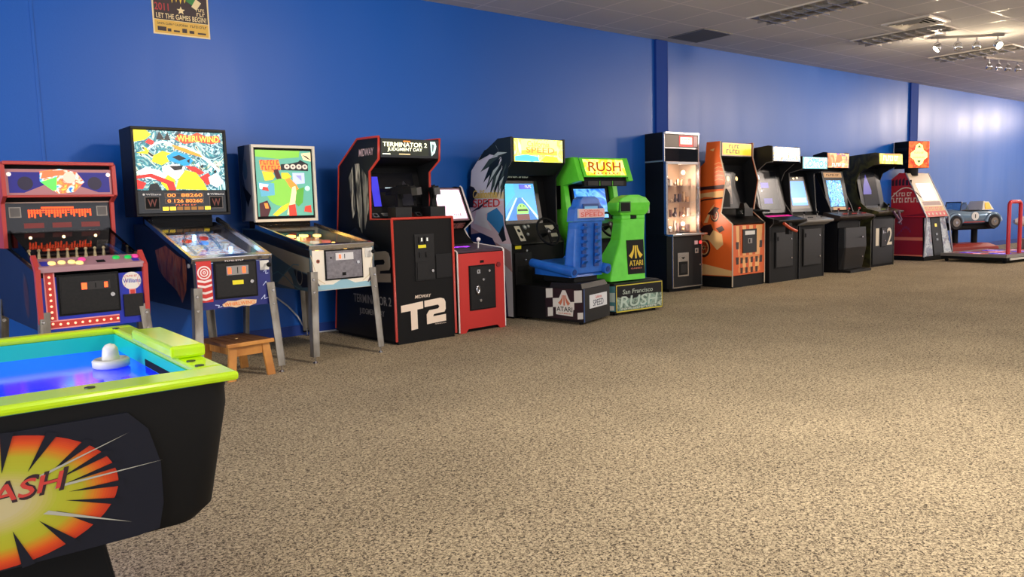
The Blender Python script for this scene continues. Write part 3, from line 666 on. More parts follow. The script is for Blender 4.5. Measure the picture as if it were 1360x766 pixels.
def w_head(m):
    m.box(-wh_w / 2 + HX, wh_w / 2 + HX, .97, 1.25, 1.19, 1.885, BLACK)
    for a in ((-wh_w / 2 + HX, wh_w / 2 + HX, 1.865, 1.885), (-wh_w / 2 + HX, wh_w / 2 + HX, 1.19, 1.21), (-wh_w / 2 + HX, -wh_w / 2 + HX + .02, 1.21, 1.865), (wh_w / 2 + HX - .02, wh_w / 2 + HX, 1.21, 1.865)): m.box(a[0], a[1], .935, .969, a[2], a[3], BLACK)
    m.box(-.24, .24, 1.0, 1.22, 1.10, 1.19, BLK2)
part('backbox', e, w_head, None, .003)
def w_glass(m):
    m.T = front(.962); u0, u1, v0, v1 = -.34, .35, 1.395, 1.86
    m.box(u0, u1, v0, v1, 0, .004, artm('storm_sky', [(6, 30, 44), (30, 110, 130), (190, 225, 225), (14, 80, 100), (60, 150, 160), (220, 225, 200), (8, 24, 34)], 11, .85, 1.6))
    z = .005
    def F(pts, rgb, es=1.1):
        nonlocal z; m.flat([(u0 + a * (u1 - u0), v0 + b * (v1 - v0)) for a, b in pts], z, mat('bg_%d_%d_%d' % rgb, rgb, .3, es=es)); z += .0003
    Y, RD, BK, CY, WH, OR, GN = (245, 222, 20), (205, 40, 34), (12, 16, 20), (10, 140, 190), (250, 250, 244), (235, 140, 40), (60, 110, 90)
    F([(0, .8), (.12, .84), (.19, .93), (.14, 1), (0, 1)], Y); F([(.24, .85), (.28, .99), (.33, .86), (.37, .98), (.40, .84)], BK)
    F([(.02, .62), (.14, .60), (.16, .68), (.10, .72), (.12, .66)], Y); F([(.12, .80), (.2, .74), (.22, .82), (.16, .86)], RD)
    pts = [(.14 + .36 * (k / 12), .70 + .13 * math.sin(math.pi * k / 12)) for k in range(13)]; F(pts + [(a, b - .03) for a, b in pts[::-1]], WH)
    pts = [(.5 + .45 * (k / 12), .77 - .42 * (k / 12) ** 1.6) for k in range(13)]; F(pts + [(a - .02, b - .04) for a, b in pts[::-1]], WH)
    F([(.40, .78), (.55, .72), (.72, .62), (.76, .56), (.60, .62), (.45, .70)], OR)
    F([(.20, .58), (.30, .66), (.40, .62), (.38, .50), (.28, .42), (.18, .48)], Y); F([(.34, .58), (.44, .66), (.58, .60), (.64, .50), (.56, .40), (.46, .46), (.36, .50)], CY); F([(.40, .56), (.48, .60), (.56, .54), (.48, .50)], BK)
    F([(.0, .30), (.10, .38), (.25, .34), (.34, .22), (.25, .16), (.10, .2)], WH); F([(.28, .40), (.42, .44), (.54, .40), (.50, .24), (.40, .14), (.30, .22)], WH)
    F([(.36, .41), (.52, .42), (.50, .35), (.42, .33)], BK); F([(.54, .42), (.66, .40), (.76, .30), (.70, .26), (.60, .34)], RD)
    F([(.42, .02), (.46, .20), (.54, .34), (.66, .30), (.74, .14), (.78, 0)], Y); F([(.26, .12), (.34, .26), (.42, .18), (.40, .02), (.32, 0)], Y)
    F([(.0, .24), (.16, .28), (.40, .14), (.42, .0), (.34, .0), (.32, .10), (.14, .22), (.0, .19)], RD); F([(.0, .18), (.10, .12), (.06, .02), (0, .02)], RD)
    F([(.12, .0), (.14, .10), (.22, .12), (.26, .0)], BK); F([(.70, .22), (.80, .30), (.86, .16), (.78, .08)], RD); F([(.80, .22), (.90, .30), (.98, .14), (.90, .04), (.82, .10)], WH)
    for k in range(7): F([(.56 + .05 * k, .50 - .03 * k), (.60 + .05 * k, .54 - .03 * k), (.59 + .05 * k, .46 - .03 * k)], (BK, GN, WH)[k % 3])
    F([(.44, .86), (.50, .96), (.62, .93), (.70, .99), (.80, .93), (.95, .95), (.97, .84), (.86, .80), (.7, .83), (.55, .79)], (200, 60, 20)); 
    m.text('WHIRLWIND', u0 + .47 * (u1 - u0), u0 + .95 * (u1 - u0), v0 + .83 * (v1 - v0), v0 + .935 * (v1 - v0), z, mat('bg_title', (255, 214, 70), .3, es=1.3))
part('backglass', e, w_glass)
def w_score(m):
    m.T = front(.962); m.box(-.34, .35, 1.215, 1.39, 0, .004, mat('score_black', (10, 8, 8), .2))
    am = mat('segment_amber', (255, 150, 60), .4, emit=(255, 130, 50), es=1.6); yl = mat('lamp_yellow', (255, 226, 60), .4, emit=(255, 214, 40), es=1.5); dm = mat('lamp_dim', (150, 100, 30), .4, es=.6)
    gy = mat('score_grey', (110, 100, 92), .4); rs = mat('score_rust', (110, 44, 30), .4, es=.25)
    for v in (1.335, 1.29): m.flat(rect(-.14, .165, v, v + .038), .0045, gy); m.flat(rect(-.135, .16, v + .004, v + .034), .005, mat('score_back', (50, 26, 18), .4))
    m.text('00  88260', -.12, .155, 1.341, 1.368, .0055, am); m.text('0 126 80260', -.12, .155, 1.296, 1.323, .0055, am)
    scribble(m, -.06, .11, 1.271, 1.281, .0055, mat('tiny_orange', (210, 90, 40), .4, es=.8))
    for i in range(7): m.flat(rect(-.16 + i * .055, -.115 + i * .055, 1.235, 1.262), .005, (yl, yl, dm, dm, dm, dm, yl)[i])
    for u in (-.235, .265):
        m.text('Williams', u - .045, u + .07, 1.355, 1.37, .005, mat('score_white', (210, 206, 200), .4, es=.3)); m.flat(circ(u - .06, 1.362, .009, 12), .005, mat('score_white', (210, 206, 200), .4))
        m.flat(rect(u - .055, u + .055, 1.245, 1.345), .0045, gy); m.flat(rect(u - .05, u + .05, 1.25, 1.34), .005, BLK2); m.text('W', u - .035, u + .035, 1.265, 1.325, .0055, rs)
part('score_display', e, w_score)
for sx in (-1, 1):
    pin_leg(e, sx * .295, -.012, .68, sx, -1); pin_leg(e, sx * .295, 1.33, .68, sx, 1)

# ---------------- 3. older white fronted pinball machine
e = empty('pinball_machine', (2.785, 5.735, 0), 3, 'older pinball machine with green art backglass and white front with grey coin door', 'pinball machine')
w = .575
WFR = mat('ivory_front', (232, 224, 206), .4); WGR = mat('blue_grey_side', (74, 96, 104), .42)
pin_cab(e, w, 1.30, .565, .915, 1.06, WGR, WFR)
def p_side(m):
    m.T = leftside(-w / 2 - .0006); tan = mat('tan_swoosh', (150, 140, 118), .45); bk = mat('side_black', (26, 24, 26), .45); lg = mat('side_teal', (92, 128, 134), .45)
    m.flat([(-1.28, 1.05), (-1.04, 1.05), (-.0, .905), (0, .83), (-1.28, .98)], 0, bk)
    m.flat([(-1.2, .97), (-.9, .95), (-.02, .825), (-.02, .70), (-.30, .74), (-.7, .85), (-1.1, .93)], .0004, tan)
    m.flat([(-.62, .60), (-.52, .66), (-.42, .72), (-.34, .66), (-.30, .57)], .0004, tan)
    m.flat([(-.30, .73), (-.02, .69), (-.02, .60), (-.16, .59), (-.26, .66)], .0004, bk)
    outline(m, [(-.75, .66), (-.60, .70), (-.45, .66), (-.32, .60), (-.2, .575)], .010, .0008, lg)
    outline(m, [(-.75, .60), (-.6, .62), (-.45, .70), (-.3, .77), (-.2, .77)], .010, .0008, lg)
    outline(m, [(-.20 + .05 * math.cos(t), .68 + .07 * math.sin(t)) for t in [k * .4 for k in range(17)]], .008, .001, tan)
part('side_art', e, p_side)
def p_front(m):
    m.T = front(-.001); tl = mat('front_sky_blue', (140, 182, 196), .4); dk = mat('front_plum', (62, 50, 66), .4)
    m.flat([(-.285, .568), (.285, .568), (.285, .60), (.2, .612), (.10, .607), (.03, .64), (.0, .658), (-.03, .64), (-.10, .607), (-.2, .612), (-.285, .60)], .0006, tl)
    for s in (-1, 1):
        m.flat([(s * .28, .80), (s * .285, .66), (s * .225, .60), (s * .215, .605), (s * .262, .68)], .0008, dk)
        outline(m, [(s * .283, .85), (s * .235, .66), (s * .17, .617)], .004, .001, mat('front_gold', (198, 178, 132), .4))
    m.flat(circ(-.222, .80, .016), .0008, mat('front_button_rust', (150, 84, 60), .4)); m.flat(circ(-.222, .80, .007), .0012, BLK2)
part('front_art', e, p_front)
GRD = noisy('grey_hammered_door', (132, 128, 132), (112, 108, 112), 40, .4, metal=.5)
coin_door(e, front(-.001), -.155, .165, .655, .875, GRD, [(-.075, .085, .80, .858, mat('coin_plate_bright', (214, 210, 206), .3, .5))], [(-.045, -.03, .812, .845)], [(.125, .775)])
part('coin_return', e, lambda m: (m.box(-.02, .012, .675, .70, .0137, .018, BLK2), m.flat(circ(-.115, .822, .008), .014, BLK2)), front(-.001))
part('plunger', e, lambda m: (m.box(.205, .27, .81, .885, 0, .006, mat('plunger_plate', (210, 206, 196), .35)), m.cyl((.245, .855, .004), (.245, .855, .055), .008, CHROME), m.ball((.245, .855, .064), .017, BLK2)), front(-.001))
pl = mat('playfield_glow_amber', (255, 214, 120), .4, emit=(255, 196, 90), es=5)
playfield(e, w, .045, .93, 1.0, 1.09, artm('old_playfield_art', [(120, 70, 50), (196, 150, 110), (150, 100, 80), (222, 200, 160)], 9, .22), pl,
          [(-.16, .78, .04, .05, pl), (-.04, .80, .04, .05, pl), (.08, .80, .04, .05, pl), (.2, .78, .035, .05, pl), (-.02, .4, .04, .05, mat('bumper_cream', (240, 225, 200), .4, es=.5)), (.1, .42, .04, .05, mat('bumper_pinkred', (226, 120, 100), .4, es=.5)), (.12, .25, .03, .05, WHITE)])
hw = .60
def p_head(m):
    gy = mat('head_grey', (128, 124, 122), .42)
    m.box(-hw / 2, hw / 2, 1.0, 1.26, 1.125, 1.79, gy)
    for a in ((-hw / 2, hw / 2, 1.765, 1.79), (-hw / 2, hw / 2, 1.115, 1.14), (-hw / 2, -hw / 2 + .022, 1.14, 1.765), (hw / 2 - .022, hw / 2, 1.14, 1.765)): m.box(a[0], a[1], .965, 1.0, a[2], a[3], WFR)
    m.box(-hw / 2 + .022, hw / 2 - .022, .985, .999, 1.14, 1.765, BLK2)
    m.box(-.25, .25, 1.03, 1.22, 1.06, 1.125, BLK2)
part('backbox', e, p_head, None, .003)
def p_hside(m):
    m.T = leftside(-hw / 2 - .0006)
    m.flat([(-1.25, 1.79), (-1.10, 1.79), (-1.18, 1.55), (-1.12, 1.35), (-1.18, 1.13), (-1.25, 1.13)], 0, mat('side_black', (26, 24, 26), .45))
    m.flat(circ(-1.12, 1.58, .045, 16, .09), .0005, WGR); m.flat([(-1.2, 1.45), (-1.02, 1.35), (-1.10, 1.25)], .0006, BLK2)
part('side_art', e, p_hside)
def p_glass(m):
    m.T = front(.984); u0, u1, v0, v1 = -.262, .262, 1.165, 1.745
    m.box(u0, u1, v0, v1, 0, .004, mat('pg_teal', (96, 170, 150), .3, es=.62)); z = .0045
    def F(pts, rgb, es=.7):
        nonlocal z; m.flat([(u0 + a * (u1 - u0), v0 + b * (v1 - v0)) for a, b in pts], z, mat('pg_%d_%d_%d' % rgb, rgb, .3, es=es)); z += .0003
    G, G2, YL, RD, OR, BK, DK, PL, BL, CR = (130, 196, 70), (86, 160, 50), (250, 200, 40), (225, 60, 40), (240, 140, 50), (24, 24, 26), (80, 30, 34), (190, 200, 232), (90, 160, 180), (240, 220, 170)
    F([(0, 1), (.8, 1), (.78, .9), (.4, .87), (0, .9)], G); F([(.82, .96), (1, .98), (1, .84), (.86, .86)], CR); F([(.84, .94), (.92, .92), (1, .86), (.94, .88)], BK)
    F([(.44, .70), (.94, .69), (.94, .80), (.80, .86), (.76, .83), (.60, .80), (.44, .79)], BK, .05)
    for k in range(4): F(circ(.55 + .11 * k, .755, .052, 10, .04), (226, 214, 196), .5); F(circ(.55 + .11 * k, .755, .02, 8, .015), (110, 90, 90), .3)
    F([(.06, .84), (.40, .86), (.44, .72), (.30, .66), (.08, .70)], OR, .9)
    scribble(m, u0 + .08 * (u1 - u0), u0 + .42 * (u1 - u0), v0 + .78 * (v1 - v0), v0 + .85 * (v1 - v0), z, mat('pg_title', (232, 60, 40), .3, es=.9), 6); scribble(m, u0 + .10 * (u1 - u0), u0 + .44 * (u1 - u0), v0 + .70 * (v1 - v0), v0 + .765 * (v1 - v0), z, mat('pg_title', (232, 60, 40), .3, es=.9), 6); z += .0004
    F([(.10, .68), (.28, .67), (.32, .60), (.28, .55), (.14, .54)], YL); F([(.44, .66), (.56, .66), (.62, .6), (.52, .54), (.44, .58)], YL)
    F([(.30, .70), (.38, .72), (.42, .62), (.46, .50), (.40, .52), (.34, .58)], DK, .3)
    F(circ(.44, .36, .28, 22, .21), G, .6); F([(.64, .66), (.86, .66), (.86, .50), (.64, .48)], PL); F([(.70, .62), (.80, .62), (.80, .54)], (150, 150, 230))
    F([(.02, .52), (.30, .50), (.30, .32), (.06, .30)], BL, .9); F([(.04, .5), (.2, .48), (.14, .40), (.04, .42)], (236, 236, 226), .9); F([(.1, .45), (.18, .44), (.2, .38), (.08, .4)], (200, 60, 50))
    F([(.50, .56), (.58, .58), (.70, .48), (.78, .34), (.74, .28), (.66, .36), (.58, .44)], OR); F([(.62, .44), (.68, .46), (.70, .30), (.64, .12), (.56, .02), (.50, .02), (.56, .2)], CR)
    F([(.54, .16), (.66, .18), (.68, .0), (.54, .0)], RD); F([(.70, .40), (.84, .44), (.80, .20), (.72, .14), (.66, .2)], G2); F([(.84, .14), (.95, .16), (.96, .04), (.82, .06)], RD)
    F([(.02, .20), (.16, .24), (.22, .12), (.16, .0), (.02, .0)], DK, .3); F([(.10, .2), (.16, .2), (.18, .12), (.12, .12)], OR)
    F([(.24, .02), (.40, .14), (.56, .20), (.50, .10), (.32, .0)], YL); F(circ(.9, .42, .05, 12, .04), (190, 230, 210))
part('backglass', e, p_glass)
for sx in (-1, 1):
    pin_leg(e, sx * .295, -.012, .72, sx, -1, .03); pin_leg(e, sx * .295, 1.31, .72, sx, 1, .03)
# ---------------- power cord of that machine
CORD = mat('white_cord', (196, 196, 200), .5)
m = MB(); m.tube([(2.60, 7.125, .55), (2.72, 7.125, .42), (2.86, 7.125, .30), (2.95, 7.12, .19), (3.02, 7.12, .06), (3.10, 7.12, .012), (3.35, 7.12, .010), (3.75, 7.12, .012)], .008, CORD)
m.box(3.0, 3.06, 7.10, 7.13, .03, .07, BLK2)
tag(m.build('power_cord'), 'thin white power cord curling down the wall behind the white front pinball machine', 'cord')

# ---------------- 4. black shooting cabinet with red edges
def cabinet(root, w, outer, inner, sm, im, t=.02, bevel=0):
    def f(m):
        for s in (-1, 1): m.side(outer, s * w / 2 - (t if s > 0 else 0), s * w / 2 + (0 if s > 0 else t), sm)
        m.side(inner, -w / 2 + t, w / 2 - t, im)
        if sm is not im:   # black inner lining of the side panels
            cy, cz = .37, 1.0; ins = [(cy + (y - cy) * .985, cz + (z - cz) * .99) for y, z in outer]
            for s in (-1, 1): m.side(ins, s * (w / 2 - t - .001) - .001, s * (w / 2 - t - .001) + .001, im)
    return part('cabinet', root, f, None, bevel)
e = empty('shooting_arcade_cabinet', (3.675, 5.93, 0), 2.7, 'black gun shooting arcade cabinet with red edge trim and large front lettering', 'arcade machine')
w = .66
T2o = [(0, .03), (0.0, 1.11), (.35, 1.11), (.33, 1.54), (.17, 1.64), (.15, 1.83), (.52, 1.84), (.88, 1.62), (.99, .84), (1.1, .05), (1.1, .03)]
T2i = [(0.004, .0), (0.004, 1.10), (.36, 1.10), (.42, 1.16), (.52, 1.60), (.22, 1.64), (.17, 1.66), (.16, 1.82), (.52, 1.83), (.87, 1.61), (.98, .84), (1.09, .0)]
cabinet(e, w, T2o, T2i, BLACK, BLK2)
edge_trim(e, [(.002, .03), (.0, 1.11), (.35, 1.11), (.33, 1.54), (.17, 1.64), (.15, 1.83), (.52, 1.84), (.88, 1.62), (.99, .84), (1.1, .05)], w, REDT, .012)
part('edge_trim', e, lambda m: m.tube([(-w / 2, .0, 1.112), (w / 2, .0, 1.112)], .012, REDT))
def t_marq(m):
    m.T = slope((.166, 1.655), (.150, 1.825)); L = .165
    m.box(-.31, .31, .0, L, 0, .006, mat('marquee_black', (16, 18, 18), .25, es=.05)); ye = mat('marquee_glow', (252, 250, 208), .3, es=1.6)
    m.flat(rect(-.30, .2, .02, .155), .0062, mat('marquee_green_black', (34, 38, 22), .3, es=.4))
    m.text('TERMINATOR 2', -.29, .18, .095, .135, .0068, ye); m.text('JUDGMENT DAY', -.24, .13, .05, .088, .0068, ye)
    m.flat(rect(-.29, -.21, .026, .034), .0068, ye); m.flat(rect(-.12, .0, .026, .036), .0068, mat('marquee_tan', (220, 190, 140), .3, es=.8))
    m.flat([(-.08, .14), (.0, .14), (-.005, .15), (-.075, .15)], .0068, mat('marquee_orange', (240, 130, 40), .3, es=1))
    pc = mat('marquee_pale_cyan', (190, 225, 215), .3, es=1.1)
    m.flat([(.215, .15), (.27, .15), (.285, .11), (.27, .05), (.235, .02), (.225, .07)], .0068, pc); m.flat([(.235, .13), (.262, .12), (.25, .06), (.238, .06)], .0072, mat('marquee_mid_grey', (90, 110, 110), .3, es=.6))
part('marquee', e, t_marq)
T = slope((.43, 1.17), (.515, 1.585))
part('bezel', e, lambda m: m.box(-.30, .30, 0, .42, .0, .006, mat('bezel_black', (14, 14, 16), .3)), T)
part('screen', e, lambda m: (m.box(-.235, .235, .05, .37, .006, .012, SCRNOFF), m.flat(rect(-.235, -.155, .055, .335), .0125, mat('screen_blue', (54, 50, 190), .3, es=1.0)), m.flat(rect(-.09, .06, .20, .235), .0125, mat('screen_pale', (150, 170, 180), .3, es=.8)), m.flat([(.02, .06), (.20, .06), (.2, .2), (.12, .3), (.06, .18)], .0124, mat('screen_dim', (22, 22, 30), .3, es=.3))), T)
part('instruction_panel', e, lambda m: (m.box(-.30, .30, 0, .075, .001, .006, mat('card_black', (30, 30, 30), .3)), [m.flat(rect(u, u + .06, .008, .066), .0065, mat('card_photo', (110, 112, 112), .4)) for u in (-.28, .19)], [m.flat(circ(u + .03, .036, .02, 10), .007, BLK2) for u in (-.28, .19)], [m.flat(rect(-.18 + .0 * k, -.05 + .02 * k, .02 + .018 * k, .028 + .018 * k), .0065, mat('card_text', (150, 148, 140), .4)) for k in range(3)], [m.flat(rect(.0, .16, .02 + .018 * k, .026 + .018 * k), .0065, mat('card_red', (150, 50, 40), .4)) for k in range(3)]), slope((.36, 1.12), (.42, 1.165)))
def gun(px, turn):
    g = part('gun_mount', e, lambda m: m.box(px - .085, px + .085, .10, .24, 1.115, 1.215, BLKM), None, .006)
    M = Matrix.Translation((px, .17, 1.36)) @ Matrix.Rotation(R(turn), 4, 'Z') @ Matrix.Rotation(R(-8), 4, 'Y')
    part('gun', g, gunmesh, M)
    part('grip', g, lambda m: m.loft([[(px - .03, .15, 1.20), (px + .03, .15, 1.20), (px + .03, .20, 1.20), (px - .03, .20, 1.20)], [(px - .022, .155, 1.28), (px + .022, .155, 1.28), (px + .022, .195, 1.28), (px - .022, .195, 1.28)], [(px - .03, .15, 1.35), (px + .03, .15, 1.35), (px + .03, .19, 1.35), (px - .03, .19, 1.35)]], BLK2, False))
def gunmesh(m):
    m.box(-.03, .03, -.20, .08, -.03, .035, BLK2); m.cyl((0, .06, .012), (0, .26, .012), .016, BLK2); m.cyl((0, .06, -.018), (0, .18, -.018), .019, BLK2)
    m.box(-.026, .026, -.28, -.20, -.045, .02, mat('gun_grey', (60, 58, 56), .4)); m.box(-.008, .008, -.14, .02, .035, .05, BLK2); m.box(-.01, .01, -.04, .0, -.07, -.03, BLK2)
gun(-.13, 6); gun(.245, -28)
T = front(-.001)
def t_front(m):
    m.T = T; cm = mat('logo_cream', (238, 218, 196), .45)
    m.poly([(-.27, .345), (-.035, .365), (-.035, .300), (-.10, .295), (-.10, .12), (-.17, .115), (-.17, .29), (-.27, .285)], 0, .001, cm)
    m.poly([(-.02, .366), (.16, .378), (.20, .365), (.215, .335), (.215, .27), (.20, .245), (.08, .235), (.07, .215), (.215, .222), (.215, .16), (.0, .15), (.0, .24), (.03, .275), (.13, .282), (.145, .30), (.13, .318), (-.02, .308)], 0, .001, cm)
    m.text('MIDWAY', -.12, .05, .395, .425, .001, cm, .2)
    scribble(m, .09, .215, .138, .146, .001, cm, 12)
part('front_art', e, t_front)
def t_coin(m):
    m.box(-.10, .11, .55, .97, 0, .004, BLKM); m.box(-.085, .095, .56, .72, .004, .010, BLKM)
d = part('coin_door', e, t_coin, T, .002)
for u in (-.035, .025): part('coin_slot', d, lambda m: (m.box(u - .022, u + .022, .885, .945, .004, .016, BLKM), m.box(u - .005, u + .01, .905, .935, .016, .018, mat('slot_lit', (210, 210, 200), .4, es=.5))), T)
for u in (-.035, .035): part('coin_return', d, lambda m: m.box(u - .02, u + .02, .76, .805, .004, .012, BLKM), T)
part('lock', d, lambda m: m.cyl((.075, .635, .009), (.075, .635, .022), .013, CHROME), T)
part('price_sticker', e, lambda m: m.box(-.065, .02, .845, .872, .0045, .0055, YEL), T)
part('panel_door', e, lambda m: m.box(.125, .30, .56, .78, 0, .003, BLACK), T, .001)
def t_side(m):
    m.T = leftside(-w / 2 - .0006); gy = mat('side_print_grey', (140, 132, 124), .45); lg = mat('side_print_light', (205, 190, 168), .45)
    m.text('MIDWAY', -.50, -.25, 1.68, 1.745, 0, mat('midway_pink', (214, 180, 178), .45), .15)
    m.text('TERMINATOR 2', -.72, -.06, .34, .42, 0, gy); m.text('JUDGMENT DAY', -.62, -.18, .22, .29, 0, gy)
    m.poly([(-.30, .80), (-.12, .82), (-.06, .76), (-.06, .67), (-.10, .655), (-.30, .655)], 0, .0006, lg) if False else None
    k = lambda p: (-.66 + (p[0] + .27) * 1.26, .50 + (p[1] - .115) * 1.26)
    m.flat([k(p) for p in [(-.27, .345), (-.035, .365), (-.035, .300), (-.10, .295), (-.10, .12), (-.17, .115), (-.17, .29), (-.27, .285)]], 0, lg)
    m.flat([k(p) for p in [(-.02, .366), (.16, .378), (.20, .365), (.215, .335), (.215, .27), (.20, .245), (.08, .235), (.07, .215), (.215, .222), (.215, .16), (.0, .15), (.0, .24), (.03, .275), (.13, .282), (.145, .30), (.13, .318), (-.02, .308)]], 0, lg)
    # muted monochrome patches of printed side art, no figure
    pm = artm('side_mono_print', [(14, 14, 16), (150, 144, 128), (30, 30, 30), (206, 196, 172), (20, 20, 22)], 7, 0, .4, stretch=(1, 1.6, .3))
    for q in ([(-.70, 1.50), (-.62, 1.60), (-.60, 1.20), (-.66, 1.12)], [(-.58, 1.62), (-.50, 1.62), (-.48, 1.30), (-.50, .98), (-.57, 1.08)], [(-.46, 1.58), (-.36, 1.48), (-.37, 1.20), (-.45, 1.02)]): m.flat(q, 0, pm)
    m.flat([(-.78, .98), (-.62, 1.04), (-.40, .94), (-.24, .88), (-.22, .86), (-.8, .86)], .0003, artm('side_mono_dark', [(10, 10, 14), (40, 40, 44), (18, 18, 22)], 9))
part('side_art', e, t_side)

# ---------------- 5. small red cabinet
e = empty('arcade_cabinet', (4.375, 6.03, 0), 4.8, 'short red arcade cabinet with white edge trim and bright washed out screen', 'arcade machine')
w = .60
RED = mat('bright_red_laminate', (198, 52, 46), .42, spec=.35)
Ro = [(0, .0), (0, .78), (.50, .83), (.60, .975), (.46, 1.06), (.62, 1.41), (.72, 1.42), (1.0, 1.36), (1.05, 0)]
Ri = [(.01, .06), (.01, .765), (.40, .81), (.62, .98), (.52, 1.06), (.67, 1.40), (.72, 1.41), (.99, 1.35), (1.04, .0), (.03, .0)]
cabinet(e, w, [(0, .0), (0, .78), (.50, .83), (.60, .975), (.46, 1.06), (.62, 1.41), (.72, 1.42), (1.0, 1.36), (1.05, 0)], Ri, BLK2, BLK2)
edge_trim(e, [(-.001, .01), (-.001, .775), (.012, .788), (.49, .835), (.59, .975), (.455, 1.06), (.615, 1.405), (.64, 1.42)], w, mat('white_edge_trim', (236, 228, 222), .35), .009)
def r_front(m):
    m.T = front(-.002)
    m.poly([(-.288, .0), (-.288, .76), (.288, .76), (.288, .0), (.22, .0), (.19, .035), (-.19, .035), (-.22, .0)], -.008, .006, RED)
part('front_panel', e, r_front)
T = front(-.008)
coin_door(e, T, -.155, .155, .22, .63, BLKM, [(-.075, -.035, .56, .60, CHROME)], None, [(.08, .58), (.0, .50), (-.04, .30)])
part('lock_bar', e, lambda m: (m.lathe((0, 0, 0), [(.02, 0), (.026, .012), (.014, .016), (.01, .0)], CHROME)), T @ Matrix.Translation((-.07, .405, .013)) @ Matrix.Scale(1.9, 4, (0, 1, 0)))
part('player_button', e, lambda m: m.cyl((.215, .63, 0), (.215, .63, .01), .026, mat('dark_red_button', (128, 20, 22), .4)), T)
part('sticker', e, lambda m: m.box(-.02, .03, .66, .685, 0, .001, BLK2), T)
T = slope((.005, .787), (.40, .826))
cp = part('control_panel', e, lambda m: (m.box(-.28, .28, .0, .42, -.02, .004, mat('panel_purple_grey', (74, 56, 70), .3))), T)
part('panel_title', cp, lambda m: (m.text('Galaga', -.20, .04, .18, .27, .005, mat('title_purple_glow', (190, 70, 255), .4, emit=(176, 60, 255), es=2.2), .2)), T)
part('joystick', cp, lambda m: (m.cyl((.06, .10, 0), (.06, .10, .075), .007, WHITE), m.ball((.06, .10, .085), .022, mat('ball_top', (240, 232, 236), .3))), T)
T = slope((.60, .985), (.53, 1.055))
part('speaker_panel', e, lambda m: m.box(-.28, .28, -.0, .09, -.02, .0, artm('sp_panel_art', [(120, 30, 36), (180, 120, 110), (60, 30, 40), (160, 60, 50)], 16)), T)
T = slope((.49, 1.065), (.64, 1.395))
part('bezel', e, lambda m: m.box(-.28, .28, 0, .365, .0, .008, mat('bezel_pale', (150, 120, 128), .3)), T)
part('screen', e, lambda m: (m.box(-.262, .262, .02, .345, .008, .012, artm('washed_screen', [(255, 250, 255), (252, 238, 250), (240, 190, 220), (255, 226, 205)], 7, 1.15, 1.4)), scribble(m, .1, .2, .05, .075, .0125, mat('screen_text', (150, 80, 60), .4), 4)), T)

# ============================================================ ARCADE MACHINES, RIGHT HALF
def fan_logo(m, cx, cy, s, z, mt):
    """three-pronged fan emblem: a straight stem between two flaring curves"""
    m.flat([(cx - .09 * s, cy), (cx + .09 * s, cy), (cx + .08 * s, cy + .95 * s), (cx - .08 * s, cy + .95 * s)], z, mt)
    for q in (-1, 1):
        a = [(cx + q * (.13 + .55 * (k / 8) ** 2.6) * s, cy + (.95 - .83 * k / 8) * s) for k in range(9)]
        b = [(cx + q * (.13 + .13 * (1 - k / 8) + .52 * (k / 8) ** 1.9 * 0 + (.29 + .38 * ((k / 8) ** 2.2)) * (k / 8)) * s, cy + (.95 - .95 * k / 8) * s) for k in range(9)]
        inner = [(cx + q * (.13 + .30 * (k / 8) ** 2.4) * s, cy + (.95 - .95 * k / 8) * s) for k in range(9)]
        outer = [(cx + q * (.24 + .48 * (k / 8) ** 2.2) * s, cy + (.95 - .72 * k / 8) * s) for k in range(9)]
        m.flat(inner + outer[::-1], z, mt)
def steering(parent, c, r, tilt, hub, grip):
    M = Matrix.Translation(c) @ Matrix.Rotation(R(90 - tilt), 4, 'X')
    wv = part('steering_wheel', parent, lambda m: (m.tube([(r * math.cos(t), r * math.sin(t), 0) for t in [2 * math.pi * k / 28 for k in range(29)]], .014, grip, 8), [m.hexa([(.02 * math.cos(a + 1.57), .02 * math.sin(a + 1.57), -.006), (.02 * math.cos(a - 1.57), .02 * math.sin(a - 1.57), -.006), (r * math.cos(a) + .014 * math.cos(a - 1.57), r * math.sin(a) + .014 * math.sin(a - 1.57), -.006), (r * math.cos(a) + .014 * math.cos(a + 1.57), r * math.sin(a) + .014 * math.sin(a + 1.57), -.006)], [(.02 * math.cos(a + 1.57), .02 * math.sin(a + 1.57), .006), (.02 * math.cos(a - 1.57), .02 * math.sin(a - 1.57), .006), (r * math.cos(a) + .014 * math.cos(a - 1.57), r * math.sin(a) + .014 * math.sin(a - 1.57), .006), (r * math.cos(a) + .014 * math.cos(a + 1.57), r * math.sin(a) + .014 * math.sin(a + 1.57), .006)], grip) for a in (R(0), R(180), R(270))]), M)
    part('hub', wv, lambda m: (m.cyl((0, 0, -.012), (0, 0, .014), .035, BLKM), fan_logo(m, 0, -.016, .032, .0145, hub)), M)
    part('column', wv, lambda m: m.cyl((0, 0, -.12), (0, 0, -.01), .025, BLK2), M)
    return wv

# ---------------- 6. beach racing cabinet with blue seat
e = empty('driving_arcade_cabinet', (5.47, 6.45, 0), 5, 'black driving arcade cabinet with palm beach side art and blue moulded seat', 'arcade machine')
w = .82
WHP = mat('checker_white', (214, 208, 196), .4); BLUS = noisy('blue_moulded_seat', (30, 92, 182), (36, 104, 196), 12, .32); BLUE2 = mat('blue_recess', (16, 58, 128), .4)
Uo = [(0, .0), (0, .80), (.06, .86), (.10, 1.0), (.10, 1.50), (-.04, 1.66), (-.04, 1.92), (.17, 1.915), (.45, 1.76), (.62, 1.60), (.66, 1.30), (.66, .0)]
Ui = [(.01, .0), (.01, .78), (.12, .86), (.22, 1.0), (.30, 1.52), (.0, 1.64), (-.03, 1.67), (-.03, 1.91), (.17, 1.905), (.44, 1.76), (.61, 1.60), (.65, 1.30), (.65, .0)]
cabinet(e, w, Uo, Ui, BLACK, BLK2)
